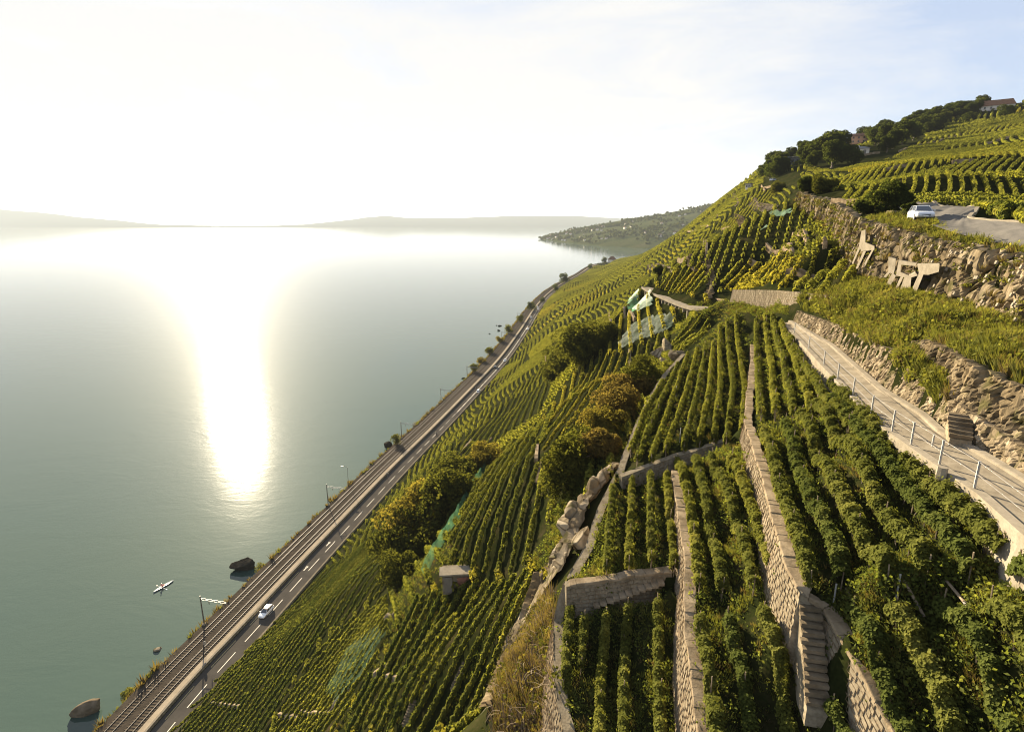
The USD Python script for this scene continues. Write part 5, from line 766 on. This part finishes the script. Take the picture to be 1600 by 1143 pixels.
def bar(s0, s1, o, w, m, name):
    s = np.linspace(s0, s1, max(2, int((s1 - s0) / 3) + 1)); a, _ = road_s(s, np.full(len(s), o - w / 2), ROAD_Z + .006); b, _ = road_s(s, np.full(len(s), o + w / 2), ROAD_Z + .006); obj(name, ribbon(a, b), m, t_)
_b = road_s_of(287, 1093)
for k in range(-4, 75): bar(_b + k * 9.0 - 3, _b + k * 9.0 + 2.8, .35, .15, M_PAINT, 'dash')
for k in range(-2, 4): bar(_b + k * 13.0 - 6, _b + k * 13.0 + 2, -1.9, .14, M_YELLOW, 'lane_mark')
bar(_b + 175, _b + 420, .55, .15, M_PAINT, 'solid_line'); bar(_b - 60, _b + 700, 2.7, .12, M_PAINT, 'edge_line')
for x, y in ((484, 894), (527, 847)): s = road_s_of(x, y); bar(s - .9, s + .9, -.9, .22, M_PAINT, 'arrow_shaft'); bar(s + .5, s + 1.1, -.9, .6, M_PAINT, 'arrow_head')
def mast(x, y, label, beam=True):
    p = at_level(x, y, ROAD_Z); i = _rt.query(p[:2])[1]; n = np.r_[ROAD_N[i], 0]; p = np.r_[ROAD[i] + ROAD_N[i] * -12.4, ROAD_Z]; t = thing('catenary_mast', label, 'mast', group='overhead line masts')
    obj('pole', tube([p - [0, 0, .4], p + [0, 0, 7.6]], [.17, .12], 8), M_DARKSTEEL, t); obj('footing', box((.7, .7, .5), p + [0, 0, .1]), M_CONCRETE, t)
    if beam:
        a, b = p + [0, 0, 6.6], p + n * 6.6 + [0, 0, 6.4]
        for dz in (0, .42): obj('beam', tube([a + [0, 0, dz], b + [0, 0, dz]], .065, 5), M_STEEL, t)
        u = np.linspace(0, 1, 13); z = np.array([a + (b - a) * q + [0, 0, .42 * (k % 2)] for k, q in enumerate(u)]); obj('lattice', tube(z, .035, 4), M_STEEL, t)
        for q in (.32, .9): c = a + (b - a) * q; obj('insulator', tube([c, c - [0, 0, .5], c - [0, 0, .9]], [.05, .09, .04], 6), M_BROWNROCK, t)
    return t
for x, y, w, b in ((317, 972, 'tall dark overhead line mast nearest the bottom, its lattice arm reaching over the tracks', True), (522, 790, 'dark mast by the water beside the middle of the tracks', True), (627, 685, 'mast with a long thin arm just past the round dark boulder', True), (690, 628, 'slim mast on the bank, second from the bend', True), (727, 590, 'slim mast beside the dark stone at the bend', True), (776, 532, 'thin mast on the curve opposite the parked cars', True), (808, 500, 'thin faraway mast where the shore turns', True)): mast(x, y, w, b)
p, T_, N_ = road_at(at_level(514, 765, ROAD_Z)[1], -12.9); t_ = thing('shore_lamp', 'small dark lamp on a short arm beside the second mast', 'lamp'); obj('pole', tube([p, p + [0, 0, 7.0]], .06, 6), M_DARKSTEEL, t_); obj('arm', tube([p + [0, 0, 6.9], p + np.r_[-N_ * 1.6, 7.1]], .045, 5), M_DARKSTEEL, t_); obj('lantern', hull(np.array([[dx, dy, dz * (1 - .3 * abs(dx))] for dx in (-.45, .45) for dy in (-.2, .2) for dz in (-.12, .12)]) + p + np.r_[-N_ * 1.9, 7.05]), M_DARKSTEEL, t_)
def round_sign(x, y, label, r=.42, h=2.3):
    p = at_level(x, y, ROAD_Z + .1); t = thing('round_sign', label, 'sign'); obj('post', tube([p, p + [0, 0, h]], .035, 6), M_STEEL, t); d = np.array([-.25, -.95, .15]); d /= np.linalg.norm(d); a = np.cross(d, [0, 0, 1]); a /= np.linalg.norm(a); b = np.cross(a, d); th = np.linspace(0, 2 * np.pi, 20)[:-1]; ring = (np.cos(th)[:, None] * a + np.sin(th)[:, None] * b) * r + p + [0, 0, h]
    obj('disc', hull(np.vstack([ring, ring - d * .04])), M_CONCRETE, t); obj('rim', tube(np.vstack([ring, ring[:1]]) + d * .01, .03, 5), M_STEEL, t)
round_sign(322, 1018, 'round pale sign on a thin post beside the footpath'); 
p = at_level(606, 748, ROAD_Z); t_ = thing('marker_post', 'dark post with a small plate standing at the parapet by the road', 'post'); obj('shaft', tube([p, p + [0, 0, 2.4]], .09, 6), M_DARKSTEEL, t_); obj('plate', box((.9, .06, .8), p + [0, 0, 2.2]), M_DARKSTEEL, t_)
# ------------------------------------------------------------------ vehicles, cyclists, the rowing boat
M_GLASS = plain('car_glass', (.018, .020, .022), .06, spec=.8, var=.05); M_TYRE = plain('tyre', (.018, .017, .016), .85); M_RIM = plain('wheel_rim', (.42, .42, .42), .3, metallic=.8); M_LAMP = plain('headlamp', (.62, .62, .60), .15); M_TAIL = plain('tail_lamp', (.30, .02, .015), .3); M_TRIM = plain('dark_trim', (.03, .03, .03), .6)
PAINT = {k: plain(k + '_car_paint', c, .28, spec=.6, coat=.6, var=.04) for k, c in {'white': (.72, .71, .68), 'silver': (.42, .43, .45), 'dark': (.05, .048, .046), 'bronze': (.30, .22, .16)}.items()}
def loft(sections, cap=True):
    """sections: lists of points, all of one length, joined into a closed skin"""
    S = np.array(sections, float); m, n = S.shape[:2]; f = tris(grid_faces(m, n, True)); k = np.arange(1, n - 1); v = S.reshape(-1, 3)
    return v, np.vstack([f, np.stack([0 * k, k + 1, k], 1), np.stack([(m - 1) * n + 0 * k, (m - 1) * n + k, (m - 1) * n + k + 1], 1)])
def car(label, loc, rz, paint, tall=1.0, group=None, roof=None):
    t = thing('car', label, 'car', loc, rz, group=group); L, W = 4.25, .88
    def sec(x, w, z0, z1, r=.12): return [(x, -w + r, z0), (x, -w, z0 + r), (x, -w, z1 - r), (x, -w + r * 1.3, z1), (x, w - r * 1.3, z1), (x, w, z1 - r), (x, w, z0 + r), (x, w - r, z0)]
    obj('body', loft([sec(-2.12, .66, .42, .80), sec(-2.04, .80, .28, .93), sec(-1.5, W, .22, .99), sec(-.6, W, .20, 1.0), (sec(.6, W, .20, .98)), sec(1.25, W, .22, .92), sec(1.85, .82, .26, .80), sec(2.08, .70, .32, .68), sec(2.14, .58, .40, .60)]), paint, t, smooth=38)
    H = 1.46 * tall
    def cab(x, w, z): return [(x, -w, z), (x, -w, z + .001), (x, w, z + .001), (x, w, z)]
    g = np.array([[-1.98, -.70, .95], [-1.98, .70, .95], [-1.55, -.56, H - .06], [-1.55, .56, H - .06], [.25, -.58, H - .05], [.25, .58, H - .05], [1.05, -.74, .94], [1.05, .74, .94], [-.4, -.78, .97], [-.4, .78, .97], [-.5, -.60, H - .03], [-.5, .60, H - .03]]); obj('cabin_glass', hull(g), M_GLASS, t)
    obj('roof', hull([[x, y, z] for x, y, z in ((-1.62, .53, H - .07), (-1.45, .57, H - .03), (-.5, .58, H + .02), (.1, .56, H - .01), (.3, .50, H - .07))] + [[x, -y, z] for x, y, z in ((-1.62, .53, H - .07), (-1.45, .57, H - .03), (-.5, .58, H + .02), (.1, .56, H - .01), (.3, .50, H - .07))]), roof or paint, t, smooth=30)
    for s in (-1, 1):
        obj('pillar', tube([(1.06, s * .74, .93), (.28, s * .575, H - .05)], .04, 5), paint, t); obj('pillar', tube([(-.42, s * .785, .97), (-.48, s * .605, H - .04)], .045, 5), paint, t); obj('pillar', tube([(-1.95, s * .70, .95), (-1.55, s * .56, H - .06)], .07, 5), paint, t)
        obj('mirror', hull(np.array([[dx, dy, dz] for dx in (-.06, .08) for dy in (-.09, .09) for dz in (-.06, .06)]) + [.82, s * .95, 1.0]), paint, t); obj('headlight', hull(np.array([[1.92, s * .76, .58], [1.92, s * .80, .72], [2.09, s * .50, .56], [2.06, s * .50, .68], [2.02, s * .72, .57], [1.98, s * .74, .70]])), M_LAMP, t); obj('tail_light', hull(np.array([[dx, dy, dz] for dx in (-.04, .04) for dy in (-.1, .1) for dz in (-.1, .1)]) + [-2.06, s * .62, .80]), M_TAIL, t)
        for xw in (-1.28, 1.30):
            w = trimesh.creation.cylinder(.31, .20, sections=18); w.apply_transform(trimesh.transformations.rotation_matrix(math.pi / 2, [1, 0, 0])); w.apply_translation([xw, s * .79, .31]); wheel = obj('wheel', w, M_TYRE, t); r = trimesh.creation.cylinder(.19, .215, sections=12); r.apply_transform(trimesh.transformations.rotation_matrix(math.pi / 2, [1, 0, 0])); r.apply_translation([xw, s * .79, .31]); obj('rim', r, M_RIM, wheel)
    obj('grille', box((.05, .8, .16), (2.115, 0, .50)), M_TRIM, t); obj('number_plate', box((.03, .48, .11), (2.14, 0, .40)), M_LAMP, t); return t
def on_road(x, y, off, toward):
    s = road_s_of(x, y); P, N = road_s(np.array([s]), np.array([off]), ROAD_Z + .005); d = np.array([-N[0][1], N[0][0]]); d = d * (1 if toward < 0 else -1); return P[0], math.atan2(d[1], d[0])
p, r = on_road(411, 962, -.55, 1); car('white and bronze car on the lakeside road nearest the bottom', p, r, PAINT['white'], 1.02, roof=PAINT['bronze'])
for x, y, o, tw, w, c in ((786, 564, 1.4, 1, 'white car leading on the lakeside road at the bend', 'white'), (778, 573, -1.3, -1, 'dark car just behind the white one at the bend', 'dark'), (752, 612, 2.0, -1, 'white car pulled over at the pale track end', 'white'), (831, 514, 2.2, 1, 'small white car parked where the road narrows', 'white'), (834, 496, -1.2, -1, 'faraway white car before the shore curve', 'white'), (837, 500, 1.5, 1, 'faraway dark car before the shore curve', 'dark'), (844, 483, 1.2, 1, 'white car at the far curve', 'white'), (848, 480, -1.2, -1, 'farthest white car of the lakeside road', 'white')):
    p, r = on_road(x, y, o, tw); car(w, p, r, PAINT[c], 1.12 if c == 'white' else 1.0)
_c = upper([(1437, 345, 61)])[0]; _c[2] = max(ground(_c[0], _c[1]), _c[2]) + .12
_dd = np.abs(_s - _c).sum(-1) if False else None
car('silver car parked beside the bend of the upper road above the cliff', _c, math.radians(-112), PAINT['silver'], 1.04)
_c2 = at(np.array([1208]), np.array([283]))[0] + [0, 0, .1]; car('pale parked car on the little terrace near the crest', _c2, .6, PAINT['silver'])
M_CLOTH = plain('dark_cloth', (.05, .045, .045), .9); M_SKIN = plain('skin', (.42, .26, .18), .6); M_HELMET = plain('helmet', (.10, .09, .09), .35); M_HULL = plain('white_hull', (.74, .72, .68), .3); M_SHIRT = plain('rose_shirt', (.42, .16, .14), .9)
def body(joints, bones, name, m, parent, fine=.05):
    import manifold3d as mf
    parts = []
    for a, b in bones: parts.append(mf.Manifold.batch_hull([mf.Manifold.sphere(joints[k][1], 12).translate(tuple(float(c) for c in joints[k][0])) for k in (a, b)]))
    u = mf.Manifold.batch_boolean(parts, mf.OpType.Add).refine_to_length(fine); q = u.to_mesh(); tm = trimesh.Trimesh(q.vert_properties[:, :3], q.tri_verts); trimesh.smoothing.filter_taubin(tm, iterations=6); return obj(name, tm, m, parent, smooth=True)
def rider(label, p, r, bike_m):
    t = thing('person', label, 'person', p, r); J = {'hip': ((-.25, 0, 1.0), .15), 'chest': ((.05, 0, 1.38), .17), 'neck': ((.16, 0, 1.56), .07), 'head': ((.22, 0, 1.70), .12)}; B = [('hip', 'chest'), ('chest', 'neck'), ('neck', 'head')]
    for s, k in ((-1, 'l'), (1, 'r')):
        J |= {k + 'sh': ((.06, s * .2, 1.44), .075), k + 'el': ((.28, s * .27, 1.22), .055), k + 'ha': ((.52, s * .26, 1.12), .045), k + 'hp': ((-.22, s * .1, .97), .12), k + 'kn': ((.2, s * .18, .80), .085), k + 'an': ((.02, s * .17, .42), .06), k + 'to': ((.2, s * .17, .36), .05)}; B += [('chest', k + 'sh'), (k + 'sh', k + 'el'), (k + 'el', k + 'ha'), ('hip', k + 'hp'), (k + 'hp', k + 'kn'), (k + 'kn', k + 'an'), (k + 'an', k + 'to')]
    bd = body(J, B, 'body', M_CLOTH, t); obj('helmet', trimesh.creation.icosphere(2, .15).apply_translation([.2, 0, 1.73]), M_HELMET, t)
    m = thing('motorcycle', label.replace('rider in dark clothes on', 'dark touring motorcycle ridden on') if False else 'dark motorcycle under the rider, ' + label.split(',')[-1].strip(), 'motorcycle', p, r)
    for xw in (-.72, .74):
        w = trimesh.creation.torus(.26, .065, 20, 8); w.apply_transform(trimesh.transformations.rotation_matrix(math.pi / 2, [1, 0, 0])); w.apply_translation([xw, 0, .32]); obj('wheel', w, M_TYRE, m)
    obj('tank', hull(np.array([[-.1, -.12, .72], [-.1, .12, .72], [.42, -.15, .74], [.42, .15, .74], [0, 0, .98], [.4, -.1, 1.0], [.4, .1, 1.0]])), bike_m, m, smooth=40); obj('seat', hull(np.array([[-.85, -.1, .86], [-.85, .1, .86], [-.1, -.14, .78], [-.1, .14, .78], [-.8, 0, .95], [-.15, -.1, .88], [-.15, .1, .88]])), M_TRIM, m); obj('engine', box((.5, .3, .36), (.05, 0, .48)), M_TRIM, m)
    obj('fork', tube([(.74, 0, .32), (.52, 0, 1.05)], .05, 6), M_STEEL, m); obj('handlebar', tube([(.5, -.36, 1.1), (.54, 0, 1.05), (.5, .36, 1.1)], .02, 5), M_STEEL, m); obj('swing_arm', tube([(-.72, 0, .32), (-.1, 0, .45)], .045, 6), M_STEEL, m)
p, r = on_road(679, 681, 1.2, 1); rider('rider in dark clothes on a motorcycle, on the open road below the vineyards', p, r, PAINT['dark'])
p, r = on_road(750, 606, -1.0, 1); rider('rider in dark clothes leaning forward, near the pale track end', p, r, PAINT['dark'])
_p0, _p1 = at_level(241, 924, 0.0), at_level(270, 907, 0.0); _d = (_p1 - _p0)[:2]; _a = math.atan2(_d[1], _d[0]); _L = 5.6; _m = (_p0 + _p1) / 2
t_ = thing('rowing_boat', 'slim white rowing boat on the open water off the railway', 'boat', _m, _a); u = np.linspace(-1, 1, 15); w = .42 * (1 - np.abs(u) ** 2.2) + .012; sh = .03 * u ** 2
obj('hull', loft([[(_L / 2 * a, -b, .22 + c * 3), (_L / 2 * a, -b * .7, .02), (_L / 2 * a, 0, -.05), (_L / 2 * a, b * .7, .02), (_L / 2 * a, b, .22 + c * 3), (_L / 2 * a, b * .8, .22 + c * 3), (_L / 2 * a, 0, .12), (_L / 2 * a, -b * .8, .22 + c * 3)] for a, b, c in zip(u, w, sh)]), M_HULL, t_)
obj('thwart', box((.25, .6, .05), (-.3, 0, .24)), M_WOOD, t_)
for s in (-1, 1): obj('oar', join([tube([(-.75, s * .25, .5), (-.55, s * 1.9, .06)], .025, 5), hull(np.array([[-.62, s * 1.75, .1], [-.45, s * 1.75, .1], [-.66, s * 2.25, -.02], [-.4, s * 2.25, -.02], [-.53, s * 2.0, .08]]))]), M_HULL, t_)
t_ = thing('person', 'person in a rose coloured top sitting in the white boat, rowing', 'person', _m + [0, 0, .02], _a); J = {'hip': ((-.35, 0, .36), .14), 'chest': ((-.45, 0, .78), .16), 'neck': ((-.46, 0, .98), .06), 'head': ((-.45, 0, 1.12), .115)}; B = [('hip', 'chest'), ('chest', 'neck'), ('neck', 'head')]
for s, k in ((-1, 'l'), (1, 'r')): J |= {k + 'sh': ((-.45, s * .2, .86), .07), k + 'el': ((-.62, s * .3, .64), .05), k + 'ha': ((-.75, s * .24, .52), .045), k + 'hp': ((-.3, s * .1, .34), .11), k + 'kn': ((.1, s * .14, .5), .08), k + 'an': ((.45, s * .12, .24), .055)}; B += [('chest', k + 'sh'), (k + 'sh', k + 'el'), (k + 'el', k + 'ha'), ('hip', k + 'hp'), (k + 'hp', k + 'kn'), (k + 'kn', k + 'an')]
body(J, B, 'body', M_SHIRT, t_); obj('hair', trimesh.creation.icosphere(2, .125).apply_translation([-.47, 0, 1.15]), M_HELMET, t_)
# ------------------------------------------------------------------ the lane's railing
t_ = thing('lane_railing', 'grey post and wire railing along the outer edge of the lane', 'railing'); _e2 = LANE_O + np.c_[LANE_N * .08, np.full(len(LANE_O), .14)]; _tops, _mids = [], []
_pp = np.array([(1686, 895), (1600, 828), (1530, 762), (1467, 729), (1422, 699), (1391, 672), (1358, 648), (1330, 621), (1305, 594), (1285, 571), (1262, 545), (1240, 521)], float); _px = pixel(_e2); _pi = [int(np.argmin(np.hypot(_px[0] - a, _px[1] - b))) for a, b in _pp]
for i in _pi: p = _e2[i]; obj('post', tube([p - [0, 0, .1], p + [0, 0, 1.12]], .05, 7), M_STEEL, t_); _tops.append(p + [0, 0, 1.08]); _mids.append(p + [0, 0, .58])
for L_ in (_tops, _mids): obj('rail_wire', tube(np.array(L_), .016, 5), M_WIRE, t_)
i = _pi[4]; p = _e2[i] + np.r_[LANE_N[i] * .9, 0]; tag(obj('short_post', tube([p - [0, 0, .2], p + [0, 0, .6]], .045, 6), M_STEEL), 'short grey post on the lane beside the railing', 'post')
i = int(np.argmin(np.hypot(_px[0] - 1482, _px[1] - 742))); p = _e2[i]; tag(obj('pipe_block', join([tube([p + np.r_[-LANE_N[i] * .45, -.9], p + np.r_[-LANE_N[i] * .4, .25]], .2, 8)]), M_CONCRETE), 'stubby concrete block on the outer wall of the lane', 'block')
# ------------------------------------------------------------------ buildings
M_WALLP = plain('house_plaster', (.52, .46, .38), .9); M_WALLO = plain('orange_plaster', (.50, .27, .15), .9); M_ROOFB = ground_mat('brown_tiles', [(.3, (.12, .065, .042)), (.7, (.21, .12, .08))], scale=1.0, fine=6); M_ROOFG = plain('grey_roof', (.13, .125, .12), .8); M_WIN = plain('window_glass', (.03, .032, .035), .1); M_SHUT = plain('shutter', (.14, .12, .10), .8)
def house(px, py, w, d, h, rz, label, wall, roof, roof_h=2.6, flat=False, D=None, windows=3, eave=.5, level=None, cat='house', storeys=1):
    p = at(np.array([px]), np.array([py]))[0] if level is None else at_level(px, py, level); t = thing('house', label, cat, p - [0, 0, .6], rz); H = h + .6; obj('wall', box((w, d, H), (0, 0, H / 2)), wall, t)
    if flat: obj('roof', box((w + 2 * eave, d + 2 * eave, .35), (0, 0, H + .175)), roof, t)
    else: e = eave; v = [[-w / 2 - e, -d / 2 - e, H - .05], [w / 2 + e, -d / 2 - e, H - .05], [w / 2 + e, d / 2 + e, H - .05], [-w / 2 - e, d / 2 + e, H - .05], [-w / 2 + d * .18, 0, H + roof_h], [w / 2 - d * .18, 0, H + roof_h]]; r = obj('roof', hull(v), roof, t); obj('chimney', box((.7, .7, 1.6), (w * .22, d * .12, H + roof_h * .75)), wall, r)
    for side in (-1, 1):
        for st in range(storeys):
            for k in range(windows):
                x = (k - (windows - 1) / 2) * w / (windows + .3); z = 1.9 + st * 2.8; wn = obj('window', box((1.1, .1, 1.3), (x, side * (d / 2 + .02), z)), M_WIN, t); obj('sill', box((1.4, .2, .1), (x, side * (d / 2 + .07), z - .75)), M_CONCRETE, wn)
    for k in range(2): obj('window', box((.1, 1.0, 1.2), (-w / 2 - .02, (k - .5) * d * .45, 1.9)), M_WIN, t)
    obj('door', box((1.0, .12, 2.1), (w * .36, -d / 2 - .03, 1.65)), M_SHUT, t); return t
house(1553, 172, 22, 9, 2.6, math.radians(-38), 'long farmhouse with a big brown tiled roof on the crest at the right', M_WALLP, M_ROOFB, 4.2, windows=6)
house(1340, 224, 12, 8, 5.2, math.radians(-25), 'tall orange plastered house half hidden among the trees', M_WALLO, M_ROOFB, 2.4, storeys=2)
house(1330, 243, 13, 8, 2.8, math.radians(-20), 'low pale house with a dark shallow roof under the orange house', M_WALLP, M_ROOFG, 1.2, windows=4)
house(1239, 256, 16, 6, 3.0, math.radians(-8), 'long low grey building beside the small cypress', M_ROOFG, M_ROOFG, flat=True, windows=6, cat='building')
house(956, 409, 20, 11, 6.0, math.radians(60), 'lone house with a steep brown roof above the far shore road', M_WALLP, M_ROOFB, 6.5, storeys=2, level=14)
house(1240, 262 - 8, 4, 4, 2.6, .3, 'tiny pale hut at the left end of the low grey building', M_WALLP, M_ROOFG, flat=True, windows=1, cat='hut'); house(1172, 294, 4, 3.5, 2.4, .5, 'tiny bright hut on the skyline slope under the wood', M_WALLP, M_ROOFG, flat=True, windows=1, cat='hut')
p = at(np.array([716]), np.array([914]))[0]; a_, w_ = .10, 4.0; t_ = thing('vineyard_hut', 'small concrete hut with a flat slab roof and a reddish door among the vines', 'hut', p - [0, 0, 1.0], a_)
obj('wall', box((w_ * .9, 2.0, 2.5), (0, .9, 1.25)), M_CORE, t_); obj('roof', box((w_ * 1.06, 1.7, .18), (0, .55, 2.59)), M_CONCRETE, t_); obj('door', box((w_ * .36, .1, 1.9), (w_ * .16, -.33, 1.3)), plain('red_door', (.20, .085, .05), .8, var=.3), t_); obj('side_panel', box((w_ * .22, .1, 1.9), (-w_ * .28, -.33, 1.4)), M_SHUT, t_)
# ------------------------------------------------------------------ far headland and hills
M_FARLAND = ground_mat('headland_fields', [(0.3, (.020, .030, .012)), (0.48, (.050, .058, .020)), (0.62, (.06, .062, .026)), (.8, (.09, .08, .045))], scale=.012, fine=.09, bump=0)
M_FARHILL = ground_mat('far_hill_woods', [(0.3, (.012, .018, .018)), (0.7, (.026, .032, .028))], scale=.002, fine=.01, bump=0)
def sheet(shore, ridge, name, m, nv=24, nu=140, rough=10.0, seed=1, back=600.0, fs=180.0):
    s, r = np.asarray(shore, float), np.asarray(ridge, float); a = along(s, np.linspace(0, length(s), nu)); b = along(r, np.linspace(0, length(r), nu)); rows = []
    for w in np.linspace(0, 1, nv): q = a * (1 - w) + b * w; q[:, 2] = a[:, 2] + (b[:, 2] - a[:, 2]) * (w ** .85); rows.append(q)
    d = b - a; d[:, 2] = 0; d /= np.linalg.norm(d, axis=1, keepdims=True)
    for k in (.3, .7, 1.0): q = b + d * back * k; q[:, 2] = b[:, 2] * (1 - k * k) - 30 * k * k; rows.append(q)
    G = np.stack(rows); dz = (meshkit.fbm(G * [1 / fs, 1 / fs, 0], 5, seed) - .5) * rough * 2; wgt = np.r_[0, np.linspace(.5, 1, nv - 1), 1, 1, 0][:, None]; G[..., 2] += dz * wgt; G[0, :, 2] = -2
    structure(name, (G.reshape(-1, 3), tris(grid_faces(len(G), nu))), m, smooth=True); return G
_sh = at_level(*np.array([(845, 373), (870, 377), (905, 381), (940, 384), (975, 386), (1010, 388), (1080, 391)], float).T, 0.0)
_rg = at_depth(*np.array([(846, 371.5), (872, 364), (900, 356), (930, 350), (960, 345), (1000, 340), (1040, 333), (1080, 326), (1112, 319), (1170, 312)], float).T, np.array([3650, 3700, 3700, 3600, 3500, 3300, 3100, 3000, 2900, 2900.]))
HEAD = sheet(_sh, _rg, 'headland', M_FARLAND, rough=9, seed=71)
_g = rng(971); _i, _j = _g.integers(1, 23, 2600), _g.integers(2, 138, 2600); _T = HEAD[_i, _j] + _g.normal(0, 12, (2600, 3)) * [1, 1, 0]; _T[:, 2] = HEAD[_i, _j, 2] - 1
_keep = meshkit.fbm(_T * [1 / 120, 1 / 120, 0], 3, 9) > .47; _T = _T[_keep]; _n = len(_T)
def clump(seed): g = rng(seed); return crown(6, 9, g, 2.4, 6, 1.6)
instancer('headland_trees', [(clump(972), M_TREE), (clump(973), M_TREE), (clump(974), M_BUSH)], _T, _g.uniform(0, 6, _n), _g.integers(0, 3, _n), _g.uniform(.6, 1.5, _n), label='dark scattered woods on the distant headland', category='woods')
_h = None
for k in range(64):
    i, j = int(_g.integers(1, 19)), int(_g.integers(10, 134)); p = HEAD[i, j] + [0, 0, -1]; lab = 'tiny pale house on the distant headland'
    if _h is None:
        _h = thing('far_house', lab, 'house', p, 1.0, group='houses of the distant headland'); obj('wall', box((12, 9, 8), (0, 0, 4)), M_WALLP, _h); obj('roof', hull([[-6.6, -5.1, 7.9], [6.6, -5.1, 7.9], [6.6, 5.1, 7.9], [-6.6, 5.1, 7.9], [-5, 0, 11.2], [5, 0, 11.2]]), M_ROOFB, _h)
    else: again(_h, p, _g.uniform(0, 3), lab, scale=_g.uniform(.7, 1.3))
def hill(name, ridge, D, deep, seed, rough):
    a = np.array(ridge, float); R = at_depth(a[:, 0], a[:, 1], np.full(len(a), D + deep)); S = at_level(a[:, 0], np.full(len(a), 352.9), 0.0); S = EYE * [1, 1, 0] + (R - EYE) * [1, 1, 0] * (D / (D + deep)); sheet(S, R, name, M_FARHILL, 10, 90, rough, seed, back=1500, fs=900.0)
hill('western_hill', [(-160, 312), (-60, 319), (0, 325), (60, 331), (130, 339), (200, 346), (260, 350.5), (330, 351.5)], 11500, 1500, 81, 30)
hill('far_shore_hills', [(250, 354), (330, 353), (420, 352), (480, 350), (530, 345), (570, 339), (600, 337), (640, 341), (700, 340), (760, 339), (830, 337), (890, 336), (940, 338), (1000, 342), (1080, 346), (1200, 348)], 12500, 1800, 82, 34)
# ------------------------------------------------------------------ the air
HAZE = 0.2e-4
M_HAZE = mat('haze_air', {'v': ('principled_volume', {'color': (.80, .90, 1.0), 'density': HAZE, 'anisotropy': .1})}, [], surface=None, volume='v.volume')
tag(obj('haze', box((36000, 22000, 460), (0, 7500, 223)), M_HAZE), 'pale haze lying over the lake and the far shore', 'haze', kind='stuff')
